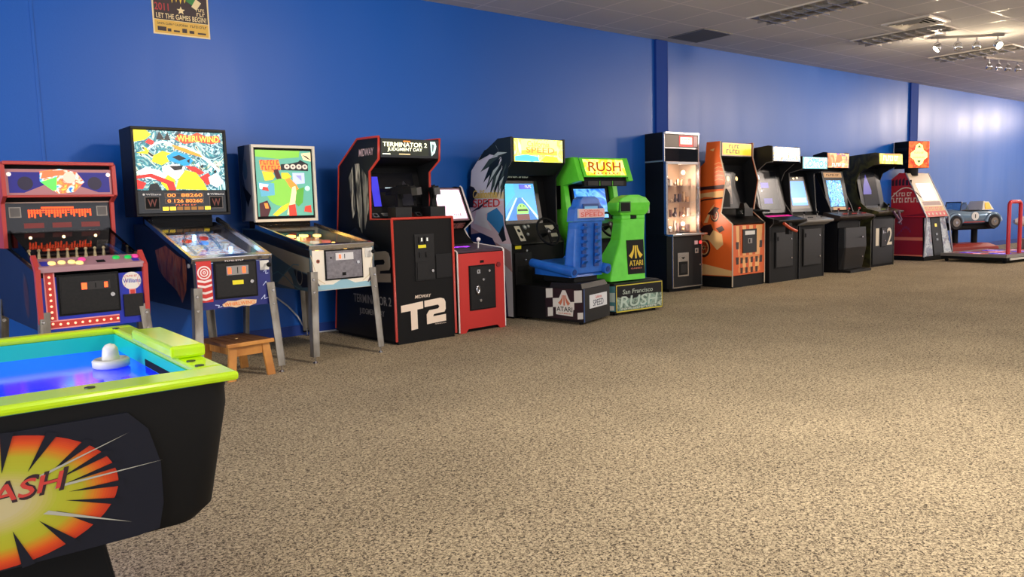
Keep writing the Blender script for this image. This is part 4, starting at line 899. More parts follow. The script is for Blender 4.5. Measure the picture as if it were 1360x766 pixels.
def u_marq(m):
    m.T = front(-.035); m.box(-.37, .37, 1.665, 1.905, 0, .006, artm('beach_marquee', [(60, 150, 170), (226, 240, 150), (255, 236, 70), (190, 225, 190), (255, 250, 190)], 5, 1.25, 1.6)); z = .0065
    m.flat(rect(-.27, .28, 1.74, 1.895), z, mat('beach_cream', (250, 242, 150), .3, es=1.1)); m.flat([(-.27, 1.74), (.28, 1.74), (.28, 1.79), (.1, 1.76), (-.1, 1.80), (-.27, 1.78)], z + .0003, mat('beach_orange', (240, 190, 60), .3, es=1.1))
    m.text('California', -.18, .16, 1.825, 1.885, z + .0006, mat('beach_gold', (236, 190, 60), .3, es=1)); m.text('SPEED', -.20, .24, 1.76, 1.82, z + .0006, mat('beach_orange2', (238, 140, 50), .3, es=1))
    m.flat([(-.365, 1.67), (.0, 1.67), (-.02, 1.72), (-.2, 1.74), (-.365, 1.72)], z + .0004, mat('beach_sea', (80, 190, 220), .3, es=1)); m.flat([(.02, 1.67), (.30, 1.67), (.28, 1.72), (.1, 1.735)], z + .0004, mat('beach_yellow', (255, 226, 40), .3, es=1.2))
part('marquee', e, u_marq)
part('header_shade', e, lambda m: m.side([(-.035, 1.66), (.10, 1.53), (.28, 1.53), (.28, 1.64)], -.39, .39, BLK2))
T = slope((.17, .98), (.265, 1.49))
def u_scr(m):
    m.box(-.385, .22, .02, .50, .0, .03, mat('bezel_black', (14, 14, 16), .3))
part('bezel', e, u_scr, T)
def u_scr2(m):
    sb = mat('screen_sky', (70, 170, 240), .25, es=.9)
    m.box(-.355, .155, .06, .465, .03, .034, sb); z = .0345
    F = lambda pts, rgb, es=.9: m.flat([(-.355 + a * .51, .06 + b * .405) for a, b in pts], z, mat('us_%d_%d_%d' % rgb, rgb, .3, es=es))
    F([(0, 0), (1, 0), (.65, .6), (.5, .62), (.15, .3)], (60, 130, 205)); z += .0003
    F([(0, .25), (.2, .5), (.4, .7), (.4, 1), (0, 1)], (70, 190, 220)); F([(.55, .85), (.9, .85), (.9, .98), (.55, .98)], (90, 100, 210)); F([(0, 0), (.08, 0), (.45, .6), (.42, .62)], (190, 230, 250)); F([(.98, 0), (1, .1), (.6, .62), (.58, .6)], (190, 230, 250)); z += .0003
    F([(.38, .17), (.72, .17), (.74, .28), (.66, .40), (.58, .45), (.48, .44), (.40, .34)], (150, 225, 110), 1.0); F([(.36, .0), (.74, .0), (.74, .16), (.36, .16)], (120, 70, 70), .7); z += .0003
    F([(.40, .24), (.72, .24), (.70, .30), (.42, .30)], (40, 70, 30), .5)
    F([(.50, .36), (.53, .36), (.53, .41), (.50, .41)], (40, 70, 30), .5); F([(.6, .36), (.63, .36), (.63, .41), (.6, .41)], (40, 70, 30), .5)
    scribble(m, -.33, -.28, .41, .44, z + .0004, mat('us_250', (250, 250, 200), .3, es=1)); scribble(m, .02, .12, .42, .445, z + .0004, mat('us_250', (250, 250, 200), .3, es=1), 4)
part('screen', e, u_scr2, T)
part('screen_title', e, lambda m: (m.box(-.36, .2, .0, .05, 0, .004, BLK2), m.text('CALIFORNIA SPEED', -.34, .14, .01, .042, .005, mat('pale_leaf_print', (180, 190, 170), .4, es=.4))), slope((.285, 1.50), (.295, 1.56)))
T = slope((.0, .80), (.11, .97))
dash = part('dashboard', e, lambda m: m.box(-.39, .39, -.02, .24, -.02, .01, BLKM), T, .008)
for (u, v, r) in [(-.12, .19, .03), (-.06, .20, .022), (-.12, .10, .02), (.22, .16, .018)]:
    part('dash_button', dash, lambda m: (m.cyl((u, v, .01), (u, v, .018), r, mat('dash_grey', (120, 124, 124), .3, .4)), m.cyl((u, v, .018), (u, v, .022), r * .55, mat('dash_pale', (200, 200, 190), .3))), T)
part('instruction_plate', dash, lambda m: (m.box(-.27, -.19, .02, .21, .0105, .013, mat('plate_pale', (206, 200, 176), .4)), m.flat(circ(-.23, .15, .022), .0135, BLK2), m.flat(circ(-.23, .07, .022), .0135, BLK2)), T)
part('shifter_plate', dash, lambda m: (m.box(.20, .33, .05, .20, .0105, .014, mat('plate_pale', (206, 200, 176), .4)), m.cyl((.265, .12, .014), (.265, .12, .10), .008, BLK2), m.ball((.265, .12, .11), .022, BLK2)), T)
steering(e, Vector((.02, -.13, .915)), .155, 25, mat('hub_logo', (210, 210, 210), .4), BLK2)
T = front(-.001)
part('price_sticker', e, lambda m: m.box(-.36, -.27, .74, .775, 0, .001, YEL), T)
part('coin_door', e, lambda m: (m.box(-.37, -.12, .30, .70, 0, .006, BLKM), m.box(-.33, -.17, .50, .56, .006, .009, BLK2), [m.cyl((u, v, .006), (u, v, .018), .012, CHROME) for u, v in ((-.20, .72), (-.22, .62))]), T, .002)
part('start_label', e, lambda m: m.flat([(-.36, .03), (-.20, .03), (-.20, .045), (-.30, .05), (-.31, .12), (-.345, .12), (-.35, .05)], .001, WHP), T)
def u_side(m):
    m.T = leftside(-w / 2 - .0006)
    m.flat([(-.65, .02), (-.0, .02), (-.0, .80), (-.06, .86), (-.10, 1.0), (-.10, 1.50), (.035, 1.66), (.035, 1.915), (-.17, 1.91), (-.45, 1.755), (-.615, 1.60), (-.655, 1.30)], 0, mat('beach_sky', (238, 234, 240), .4))
    z = .0004
    def F(pts, rgb):
        nonlocal z; m.flat(pts, z, mat('ub_%d_%d_%d' % rgb, rgb, .4)); z += .0002
    F([(-.65, 1.22), (-.10, 1.26), (-.10, 1.02), (-.0, .8), (-.655, .8)], (244, 216, 222)); F([(-.655, 1.35), (-.1, 1.35), (-.1, 1.28), (-.655, 1.30)], (246, 224, 170))
    F([(-.36, 1.18), (-.25, 1.22), (-.12, 1.10), (-.10, .95), (-.18, .90), (-.30, 1.0), (-.38, 1.06)], (66, 146, 206)); F([(-.55, 1.16), (-.38, 1.20), (-.12, 1.22), (-.4, 1.12), (-.36, 1.02), (-.30, .94), (-.60, 1.02)], (246, 242, 242))
    F([(-.655, .98), (-.02, .72), (.0, .50), (-.3, .70), (-.655, .84)], (206, 164, 162)); F([(-.655, .9), (-.50, .92), (-.30, .86), (-.12, .62), (-.08, .02), (-.655, .02)], (32, 44, 94)); F([(-.20, .90), (-.12, 1.0), (-.08, .84), (-.14, .82)], (36, 40, 50))
    F([(-.655, 1.14), (-.36, 1.27), (-.30, 1.28), (-.5, 1.18)], (40, 42, 56)); F([(-.64, .70), (-.50, .86), (-.44, .8), (-.56, .62)], (46, 70, 130))
    # palm fronds
    dk = (24, 34, 30); lf = (190, 204, 196)
    F([(.035, 1.66), (.035, 1.915), (-.17, 1.91), (-.36, 1.81), (-.30, 1.76), (-.12, 1.72), (-.10, 1.50)], dk)
    for i, (x0, z0, x1, z1) in enumerate([(-.10, 1.74, -.46, 1.58), (-.12, 1.74, -.42, 1.46), (-.12, 1.72, -.38, 1.38), (-.10, 1.70, -.32, 1.32), (-.10, 1.68, -.26, 1.30), (-.06, 1.66, -.20, 1.30), (-.04, 1.66, -.15, 1.28), (.0, 1.66, -.11, 1.36), (-.20, 1.82, -.5, 1.7)]):
        F([(x0, z0), ((x0 + x1) / 2 - .03, (z0 + z1) / 2 + .05), (x1, z1), ((x0 + x1) / 2 + .03, (z0 + z1) / 2 - .01)], dk if i % 3 else (60, 76, 66))
    for (x0, z0, x1, z1) in [(-.02, 1.76, -.28, 1.72), (-.12, 1.66, -.34, 1.44), (-.10, 1.62, -.26, 1.36), (-.08, 1.52, -.18, 1.34), (-.2, 1.85, -.14, 1.76)]:
        F([(x0, z0), ((x0 + x1) / 2 - .02, (z0 + z1) / 2 + .035), (x1, z1), ((x0 + x1) / 2 + .0, (z0 + z1) / 2 + .0)], lf)
    F([(-.655, 1.44), (-.58, 1.42), (-.52, 1.36), (-.56, 1.32), (-.60, 1.20), (-.655, 1.2)], (30, 26, 34))
    m.text('California', -.60, -.20, 1.295, 1.385, z, mat('side_gold', (240, 206, 96), .4), .1); m.text('SPEED', -.60, -.16, 1.195, 1.285, z, mat('side_red', (226, 66, 60), .4), .05)
part('side_art', e, u_side)
# floor unit and seat
def u_base(m):
    def ring(z): return [(-.38, -.02, z), (-.33, -.93, z), (.23, -.80, z), (.34, -.02, z)]
    m.loft([ring(.03), ring(.36)], BLACK, False)
    m.loft([[(-.37, -.5, .36), (-.32, -.90, .36), (.22, -.78, .36), (.32, -.5, .36)], [(-.34, -.5, .41), (-.30, -.87, .41), (.20, -.76, .41), (.30, -.5, .41)]], BLKM, False)
    for x, y in ((-.28, -.85), (.17, -.72), (-.33, -.1), (.3, -.1)): m.cyl((x, y, 0), (x, y, .03), .02, BLK2)
b = part('base_unit', e, u_base, None, .004)
def atari_panel(m):
    a = Vector((-.38, -.02, 0)); c = Vector((-.33, -.93, 0)); u = (c - a).normalized(); n = Vector((u.y, -u.x, 0)); n = -n if n.x > 0 else n
    m.T = Matrix(((u.x, 0, n.x, c.x), (u.y, 0, n.y, c.y), (u.z, 1, n.z, 0), (0, 0, 0, 1))); z = .0008
    k = mat('checker_dark', (40, 24, 30), .4)
    m.flat(rect(-.50, -.005, .05, .355), z, k)
    for i, (p0, p1, v0, v1) in enumerate([(-.49, -.40, .25, .355), (-.40, -.30, .16, .26), (-.47, -.40, .06, .16), (-.12, -.02, .22, .35), (-.20, -.12, .14, .23), (-.08, -.01, .055, .13)]):
        m.flat([(p0, v0), (p1, v0 + .01), (p1, v1), (p0, v1 - .008)], z + .0004, WHP)
    m.flat([(-.36, .09), (-.14, .08), (-.13, .17), (-.19, .26), (-.23, .34), (-.27, .34), (-.31, .27), (-.36, .18)], z + .0006, WHP)
    fan_logo(m, -.25, .185, .11, z + .001, mat('fan_rust', (196, 110, 78), .4)); m.text('ATARI', -.35, -.145, .125, .172, z + .001, BLK2); m.text('GAMES', -.33, -.165, .098, .112, z + .001, mat('fan_rust', (196, 110, 78), .4))
part('side_art', b, atari_panel)
def plate(m):
    a = Vector((-.33, -.93, 0)); c = Vector((.23, -.80, 0)); u = (c - a).normalized(); n = Vector((u.y, -u.x, 0))
    m.T = Matrix(((u.x, 0, n.x, a.x), (u.y, 0, n.y, a.y), (u.z, 1, n.z, 0), (0, 0, 0, 1)))
    m.box(0, .015, .03, .36, .0, .004, mat('blue_corner', (40, 70, 120), .4))
    m.box(.12, .50, .155, .29, 0, .004, mat('plate_white', (222, 224, 226), .35)); m.text('SPEED', .19, .42, .17, .235, .0045, mat('plate_ink', (60, 70, 90), .4)); m.text('California', .24, .38, .245, .275, .0045, mat('plate_red', (200, 70, 60), .4))
part('licence_plate', b, plate)
def bucket_seat(parent, ox, oy, zb, zt, wb, wt, mt, recess, kind):
    """moulded seat seen from behind; driver faces +y"""
    lean = -.10
    def sec(z, wd, y, d): return [(ox - wd / 2, y, z), (ox - wd / 2 + .03, y - d * .9, z), (ox + wd / 2 - .03, y - d * .9, z), (ox + wd / 2, y, z), (ox + wd / 2 - .05, y + .03, z), (ox - wd / 2 + .05, y + .03, z)]
    if kind == 'blue':
        s = part('seat', parent, lambda m: m.loft([sec(zb, wb, oy, .14), sec(zb + .2, wb * .97, oy - .02, .12), sec(zb + .45, wb * .92, oy - .05, .10), sec(zb + .52, wb * .93, oy - .06, .10)], mt, False), None, .015)
        part('headrest', s, lambda m: m.loft([sec(zb + .525, wb * 1.02, oy - .06, .11), sec(zb + .66, wb * .98, oy - .07, .10), sec(zt - .10, wb * .84, oy - .08, .09), sec(zt - .03, wb * .72, oy - .08, .08), sec(zt, wb * .50, oy - .08, .07)], mt, False), None, .015)
        yb = oy - .165
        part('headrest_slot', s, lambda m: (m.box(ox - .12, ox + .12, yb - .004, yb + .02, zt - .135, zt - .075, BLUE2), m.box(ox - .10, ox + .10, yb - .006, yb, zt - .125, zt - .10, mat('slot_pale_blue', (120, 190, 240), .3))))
        part('headrest_label', s, lambda m: (m.box(ox - .20, ox + .20, yb - .014, yb + .004, zb + .56, zb + .65, WHP), m.box(ox - .195, ox + .195, yb - .0145, yb - .014, zb + .565, zb + .645, mat('label_rose', (226, 170, 170), .4)), setT(m, front(yb - .015)), m.text('SPEED', ox - .17, ox + .17, zb + .57, zb + .615, .0005, mat('label_red', (214, 84, 70), .4)), m.text('California', ox - .12, ox + .12, zb + .62, zb + .64, .0005, mat('label_red', (214, 84, 70), .4))))
        for q in (-1, 1):
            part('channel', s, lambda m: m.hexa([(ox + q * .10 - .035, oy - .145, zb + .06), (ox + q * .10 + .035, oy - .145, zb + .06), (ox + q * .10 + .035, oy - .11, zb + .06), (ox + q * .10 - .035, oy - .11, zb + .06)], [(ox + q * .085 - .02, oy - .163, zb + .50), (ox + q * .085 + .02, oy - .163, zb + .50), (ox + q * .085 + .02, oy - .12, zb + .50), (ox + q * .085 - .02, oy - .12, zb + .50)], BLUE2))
            for k in range(6):
                zz = zb + .09 + k * .07
                part('scallop', s, lambda m: m.hexa([(ox + q * .098 - .033, oy - .147 - k * .003, zz), (ox + q * .098 + .033, oy - .147 - k * .003, zz), (ox + q * .098 + .028, oy - .19, zz + .032), (ox + q * .098 - .028, oy - .19, zz + .032)], [(ox + q * .098 - .03, oy - .10, zz + .01), (ox + q * .098 + .03, oy - .10, zz + .01), (ox + q * .098 + .028, oy - .11, zz + .044), (ox + q * .098 - .028, oy - .11, zz + .044)], mt), None, .004)
        c = part('seat_cushion', s, lambda m: m.loft([[(ox - wb / 2, oy - .10, zb - .04), (ox + wb / 2, oy - .10, zb - .04), (ox + wb / 2, oy + .42, zb - .02), (ox - wb / 2, oy + .42, zb - .02)], [(ox - wb / 2, oy - .06, zb + .08), (ox + wb / 2, oy - .06, zb + .08), (ox + wb / 2, oy + .42, zb + .12), (ox - wb / 2, oy + .42, zb + .12)]], mt, False), None, .02)
        for q in (-1, 1):
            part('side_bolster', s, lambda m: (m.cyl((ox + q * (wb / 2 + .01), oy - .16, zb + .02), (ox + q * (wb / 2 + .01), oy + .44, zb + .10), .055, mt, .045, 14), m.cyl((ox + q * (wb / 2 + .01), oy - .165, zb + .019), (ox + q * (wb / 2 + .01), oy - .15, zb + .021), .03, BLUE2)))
        part('seat_rail', s, lambda m: m.box(ox - wb * .36, ox + wb * .36, oy - .08, oy + .35, zb - .09, zb - .035, BLK2))
    return s
def setT(m, T): m.T = T
bucket_seat(e, -.03, -.62, .50, 1.275, .50, .36, BLUS, BLUE2, 'blue')

# ---------------- 7. green racing cabinet
e = empty('driving_arcade_cabinet', (6.26, 5.70, 0), -2, 'lime green driving arcade cabinet with green moulded seat and yellow marquee', 'arcade machine')
GRN = noisy('lime_green_plastic', (98, 214, 52), (106, 224, 60), 10, .35); GRD2 = mat('green_shadow_plastic', (54, 128, 34), .45)  # darker green for the headrest speaker and dashboard
def g_base(m):
    f0 = [(-.36, .0), (.36, .0), (.42, .10), (.42, 1.35), (-.34, 1.35), (-.40, .60), (-.44, .14)]
    m.loft([[(x, y, .03) for x, y in f0], [(x, y + .0, .33) for x, y in f0]], BLACK, False)
    m.loft([[(x * .97, y + .03, .33) for x, y in f0], [(x * .97, y + .03, .345) for x, y in f0]], BLKM, False)
    for x, y in ((-.3, .08), (.3, .08), (-.35, 1.2), (.35, 1.2)): m.cyl((x, y, 0), (x, y, .03), .02, BLK2)
b = part('base_unit', e, g_base, None, .004)
def g_bart(m):
    m.T = front(-.0006); ye = mat('rush_edge_yellow', (214, 196, 60), .4)
    for a in ((-.355, .355, .035, .048), (-.355, .355, .318, .328), (-.355, -.345, .035, .328), (.345, .355, .035, .328)): m.flat(rect(*a), .0002, ye)
    m.flat([(-.345, .05), (.345, .05), (.345, .20), (.1, .21), (-.1, .17), (-.345, .20)], .0004, artm('rush_print', [(90, 140, 130), (160, 180, 160), (60, 90, 80), (190, 200, 180)], 14))
    m.text('RUSH', -.30, .26, .085, .205, .001, mat('rush_pale', (190, 206, 190), .35), .2); m.text('San Francisco', -.26, .20, .225, .275, .001, mat('rush_script', (176, 186, 170), .4), .1); scribble(m, -.28, .26, .06, .074, .001, WHP, 16)
part('front_art', b, g_bart)
def g_bart2(m):
    a = Vector((-.44, .14, 0)); c = Vector((-.36, .0, 0)); u = (c - a).normalized(); n = Vector((u.y, -u.x, 0))
    m.T = Matrix(((u.x, 0, n.x, a.x), (u.y, 0, n.y, a.y), (0, 1, 0, 0), (0, 0, 0, 1))); L = (c - a).length
    m.flat(rect(.005, L - .005, .05, .32), .0006, mat('rush_corner_teal', (70, 120, 124), .4)); m.flat(rect(.03, L - .01, .15, .25), .001, mat('rush_corner_pale', (176, 190, 180), .4)); m.flat(rect(.02, L - .02, .06, .11), .001, WHP)
part('side_art', b, g_bart2)
def g_bart3(m):
    m.T = leftside(-.4406)
    m.flat(rect(-.2, -.15, .05, .32), 0, mat('rush_corner_teal', (70, 120, 124), .4)); m.flat(rect(-.19, -.16, .1, .2), .0005, mat('rush_corner_pale', (176, 190, 180), .4))
part('side_art', b, g_bart3)
# green seat: wedge shaped shell with open head frame
GX = .03
def g_seat(m):
    def s_(z, x0, x1, y0, y1): return [(x0, y0, z), (x1, y0, z), (x1, y1, z), (x0, y1, z)]
    m.loft([s_(.36, GX - .37, GX + .17, .10, .46), s_(.50, GX - .33, GX + .18, .11, .40), s_(.80, GX - .18, GX + .19, .13, .30), s_(.98, GX - .16, GX + .20, .13, .28), s_(1.02, GX - .17, GX + .205, .13, .28)], GRN, False)
s = part('seat', e, g_seat, None, .018)
def g_head(m):
    m.loft([[(GX - .18, .12, 1.07), (GX + .205, .12, 1.07), (GX + .205, .28, 1.07), (GX - .18, .28, 1.07)], [(GX - .24, .11, 1.12), (GX + .25, .11, 1.12), (GX + .25, .28, 1.12), (GX - .24, .28, 1.12)], [(GX - .25, .10, 1.20), (GX + .255, .10, 1.20), (GX + .255, .27, 1.20), (GX - .25, .27, 1.20)], [(GX - .17, .11, 1.255), (GX + .20, .11, 1.255), (GX + .20, .26, 1.255), (GX - .17, .26, 1.255)], [(GX - .06, .12, 1.285), (GX + .10, .12, 1.285), (GX + .10, .25, 1.285), (GX - .06, .25, 1.285)]], GRN, False)
    m.box(GX - .16, GX - .02, .13, .27, 1.015, 1.075, GRN); m.box(GX + .07, GX + .20, .13, .27, 1.015, 1.075, GRN)
part('headrest', s, g_head, None, .014)
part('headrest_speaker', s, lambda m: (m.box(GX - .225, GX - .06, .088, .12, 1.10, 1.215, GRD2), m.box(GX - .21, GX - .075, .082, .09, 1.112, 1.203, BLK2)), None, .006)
part('headrest_pad', s, lambda m: m.box(GX + .25, GX + .262, .12, .24, 1.08, 1.19, mat('pale_pad', (190, 196, 190), .4)), None, .004)
part('headrest_slot', s, lambda m: m.box(GX - .02, GX + .07, .135, .26, 1.03, 1.06, BLK2))
def g_plate(m):
    m.T = slope((.106, .42), (.128, .80)); m.box(GX - .10, GX + .16, .0, .375, .0, .005, BLK2); ye = mat('fan_yellow', (226, 190, 40), .4)
    fan_logo(m, GX + .03, .17, .15, .0055, ye); m.text('ATARI', GX - .075, GX + .135, .09, .15, .0055, ye); m.text('GAMES', GX - .055, GX + .115, .055, .07, .0055, mat('fan_rust', (196, 110, 78), .4))
part('emblem_panel', s, g_plate)
part('seat_cushion', s, lambda m: m.loft([[(GX - .40, .30, .36), (GX + .17, .30, .36), (GX + .17, .80, .36), (GX - .40, .80, .36)], [(GX - .38, .36, .50), (GX + .15, .36, .50), (GX + .15, .80, .54), (GX - .38, .80, .54)]], GRN, False), None, .02)
part('seat_pad', s, lambda m: m.box(GX - .14, GX + .17, .27, .32, .48, 1.0, mat('maroon_pad', (92, 24, 22), .6)), None, .02)
# cabinet body
w = .84; CX = .125
def g_cab(m):
    m.T = Matrix.Translation((CX, 0, 0))
    prof = [(.62, .345), (.66, .80), (.82, 1.0), (.90, 1.42), (.62, 1.46), (.72, 1.73), (.98, 1.72), (1.22, 1.50), (1.34, 1.30), (1.38, .345)]
    for q in (-1, 1): m.side(prof, q * w / 2 - (.07 if q > 0 else 0), q * w / 2 + (0 if q > 0 else .07), GRN)
    m.side([(.70, .345), (.72, .80), (.90, 1.0), (.98, 1.42), (.66, 1.47), (.74, 1.71), (.98, 1.70), (1.2, 1.49), (1.33, 1.3), (1.37, .345)], -w / 2 + .07, w / 2 - .07, BLK2)
part('cabinet', e, g_cab, None, .012)
def g_marq(m):
    m.T = Matrix.Translation((CX, 0, 0)) @ slope((.626, 1.50), (.712, 1.725)); m.box(-.35, .35, .0, .235, .0, .012, GRN)
    m.box(-.31, .31, .02, .215, .012, .016, artm('rush_marquee', [(250, 240, 90), (255, 250, 140), (236, 190, 30), (210, 220, 60)], 7, 1.3, 1.4))
    m.text('RUSH', -.27, .24, .065, .185, .0165, mat('rush_letters', (176, 70, 20), .3, es=.5), .25); scribble(m, -.2, .22, .03, .05, .0165, mat('rush_red', (210, 60, 30), .3, es=.6))
part('marquee', e, g_marq)
part('speaker_strip', e, lambda m: (m.box(CX - .33, CX + .33, .64, .68, 1.40, 1.465, BLK2), [m.box(CX + a, CX + a + .16, .635, .64, 1.408, 1.458, BLKM) for a in (-.28, -.08, .12)], [m.box(CX + a, CX + a + .004, .632, .64, 1.405, 1.46, mat('strip_green', (110, 200, 60), .4)) for a in (-.1, .1)]))
part('screen', e, lambda m: (m.box(CX - .28, CX + .28, .0, .40, .01, .03, BLK2), m.box(CX - .25, CX + .24, .03, .38, .03, .034, artm('rush_screen', [(20, 60, 170), (40, 120, 230), (120, 200, 250), (30, 90, 200)], 5, .9))), slope((.88, 1.0), (.96, 1.40)))
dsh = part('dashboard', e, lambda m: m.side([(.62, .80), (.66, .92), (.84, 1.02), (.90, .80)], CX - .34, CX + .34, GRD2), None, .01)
steering(e, Vector((CX - .02, .56, .96)), .15, 25, mat('hub_logo', (210, 210, 210), .4), BLK2)
part('side_reflector', e, lambda m: m.box(CX - w / 2 - .004, CX - w / 2, .95, 1.12, 1.15, 1.42, BLK2))

# ---------------- 8. tall prize cabinet
e = empty('prize_vending_cabinet', (8.31, 6.70, 0), -2, 'tall black prize cabinet with chrome edges and lit glass window full of trinkets', 'prize machine')
w = .68
part('cabinet', e, lambda m: (m.box(-w / 2, w / 2, 0.06, .44, .04, .76, BLACK), m.box(-w / 2 + .02, w / 2 - .02, .04, .42, .0, .04, BLK2), m.box(-w / 2, -w / 2 + .03, .10, .44, .76, 2.12, BLACK), m.box(w / 2 - .03, w / 2, .10, .44, .76, 2.12, BLACK), m.box(-w / 2 + .03, w / 2 - .03, .41, .44, .76, 2.12, mat('warm_back_panel', (150, 120, 96), .5)), m.box(-w / 2 + .03, w / 2 - .03, .11, .41, 2.09, 2.12, BLACK), m.poly([(-w / 2 + .05, 0), (w / 2 - .05, 0), (w / 2, .06), (-w / 2, .06)], .04, .745, BLACK)), None, .003)
part('lower_trim', e, lambda m: [m.box(a, a + .012, -.006, .01, .05, .74, CHROME) for a in (-w / 2 + .045, w / 2 - .057)] + [m.box(-w / 2 + .04, w / 2 - .04, -.01, .0, .05, .065, CHROME)])
part('case_lining', e, lambda m: m.box(w / 2 - .034, w / 2 - .0305, .11, .41, .78, 1.72, mat('case_mirror', (226, 196, 170), .25, .6)))  # warm mirror lining, added to brighten the case interior
part('ledge', e, lambda m: m.box(-w / 2 + .01, w / 2 + .02, -.05, .13, .745, .775, CHROME), None, .006)
def c_frame(m):
    for a in ((-w / 2 + .0, -w / 2 + .03, .10, .775, 1.72), (w / 2 - .03, w / 2, .10, .775, 1.72)): m.box(a[0], a[1], .06, .11, a[3], a[4], CHROME)
    m.box(-w / 2, w / 2, .06, .11, 1.70, 1.735, CHROME); m.box(-w / 2, w / 2, .07, .11, 2.095, 2.125, CHROME); m.box(-w / 2, w / 2, .08, .11, 1.905, 1.925, CHROME)
    for s_ in (-1, 1): m.box(s_ * w / 2 - .008, s_ * w / 2 + .008, .085, .11, 1.735, 2.12, CHROME)
    m.box(-w / 2 - .003, -w / 2, .11, .44, 1.735, 1.755, mat('blue_strip', (120, 140, 160), .4))
part('window_frame', e, c_frame, None, .003)
part('glass', e, lambda m: m.box(-w / 2 + .03, w / 2 - .03, .075, .08, .775, 1.70, glass('case_glass', .05, .12)))
part('top_glass', e, lambda m: m.box(-w / 2 + .01, w / 2 - .01, .09, .095, 1.74, 1.905, DGLASS))
def c_top(m):
    m.T = front(.10); m.box(-w / 2 + .01, w / 2 - .01, 1.927, 2.093, 0, .012, mat('dull_bronze_panel', (96, 86, 78), .35, .3))
    m.box(-.05, .22, 1.94, 2.08, .012, .016, mat('sign_red', (230, 60, 60), .4, emit=(235, 60, 60), es=1.2)); m.flat(rect(-.03, .20, 1.97, 2.06), .0165, mat('sign_hot', (255, 225, 200), .4, es=1.5)); scribble(m, .0, .17, 1.99, 2.04, .017, mat('sign_red', (230, 60, 60), .4))
    m.box(.24, .31, 1.94, 2.08, .012, .016, mat('sign_pink', (196, 150, 148), .4, es=.3))
part('header_sign', e, c_top)
CWB = mat('case_bulb', (255, 226, 180), .4, emit=(255, 214, 160), es=14)
for p in ((.13, .18, 1.60), (-.2, .2, 1.64), (.12, .18, .90), (-.16, .16, .86)): part('lamp', e, lambda m: m.ball(p, .026 if p[0] > 0 else .012, CWB))
for zz in (1.54, .96):
    l = bpy.data.lights.new('case_lamp_light', 'POINT'); l.energy = 12; l.color = (1, .84, .68); l.shadow_soft_size = .03
    o = bpy.data.objects.new('case_lamp_light', l); COL.objects.link(o); o.location = (8.40, 6.84, zz)
trk = [mat('trinket_%d' % i, c, .25, mm) for i, (c, mm) in enumerate([((220, 190, 160), .0), ((180, 150, 130), .6), ((120, 80, 66), 0), ((235, 225, 215), .3), ((90, 70, 70), 0), ((205, 160, 120), .7)])]
for k, zz in enumerate((.80, 1.00, 1.20, 1.42)):
    part('shelf', e, lambda m: m.box(-w / 2 + .03, w / 2 - .03, .12, .41, zz - .012, zz, glass('shelf_glass', .05, .25)))
    for i in range(9):
        x = -.27 + i * .066 + random.uniform(-.01, .01); y = random.uniform(.16, .32); h = random.uniform(.06, .15); t = random.choice(trk); r = random.uniform(.02, .031)
        m = MB()
        if i % 3 == 0: m.ball((0, 0, r), r, t)
        elif i % 3 == 1: m.lathe((0, 0, 0), [(r * .7, 0), (r, h * .3), (r * .5, h * .7), (r * .8, h)], t, 10)
        else: m.poly([(-r, -r * .5), (r, -r * .6), (r * .6, r * .7), (-r * .8, r * .5)], 0, h, t)
        o = m.build('prize_trinket'); rz = R(-2); o.location = (8.31 + x * math.cos(rz) - y * math.sin(rz), 6.70 + x * math.sin(rz) + y * math.cos(rz), zz + .001)
        tag(o, 'small shiny trinket on %s of the glass prize cabinet, %s' % (('the floor', 'the lowest shelf', 'the middle shelf', 'the top shelf')[k], ('leftmost', 'second from left', 'third from left', 'fourth from left', 'the middle one', 'fourth from right', 'third from right', 'second from right', 'rightmost')[i]), 'prize trinket', 'trinkets on %s of the prize cabinet' % ('the floor', 'the lowest shelf', 'the middle shelf', 'the top shelf')[k])
def c_coin(m):
    m.T = front(-.001)
    m.box(-.20, .02, .20, .52, 0, .006, CHROME); m.box(-.175, -.005, .22, .40, .006, .010, BLK2); m.box(-.15, -.03, .25, .36, .010, .014, BLKM); m.flat([(-.13, .46), (-.05, .46), (-.09, .43)], .007, BLK2)
part('prize_door', e, c_coin)
part('coin_button', e, lambda m: (m.box(.14, .20, .62, .67, 0, .01, mat('sign_pink', (196, 150, 148), .4)), m.cyl((.255, .645, 0), (.255, .645, .016), .022, mat('coin_red', (240, 60, 60), .4, es=1))), front(-.001))
part('coin_slot', e, lambda m: (m.box(.145, .215, .50, .57, 0, .008, CHROME), m.box(.17, .19, .52, .55, .008, .010, BLK2)), front(-.001))
part('lock', e, lambda m: m.cyl((.25, .34, 0), (.25, .34, .01), .012, CHROME), front(-.001))

# ---------------- 9. orange motorbike cabinet
e = empty('motorbike_arcade_cabinet', (9.27, 6.40, 0), 2, 'orange arcade cabinet with motorcycle side art and checkered front', 'arcade machine')
w = .80
ORG = mat('orange_laminate', (222, 96, 34), .4); CRM = mat('pale_orange_check', (240, 180, 112), .4)
Oo = [(.0, .16), (.0, .88), (.18, 1.03), (.10, 1.48), (.19, 1.80), (.19, 2.01), (.41, 2.01), (.44, 1.74), (.54, 1.66), (.60, 1.38), (.70, 1.3), (.74, .16)]
Oi = [(.01, .0), (.01, .86), (.22, .98), (.30, 1.10), (.36, 1.70), (.26, 1.78), (.20, 1.80), (.20, 2.0), (.41, 2.0), (.44, 1.74), (.54, 1.66), (.60, 1.38), (.70, 1.3), (.73, .0)]
cabinet(e, w, Oo, Oi, ORG, BLK2)
for s_ in (-1, 1): part('kick_base', e, lambda m: m.side([(.03, .0), (.03, .16), (.72, .16), (.72, .0)], s_ * .37 - .02, s_ * .37 + .02, BLK2))
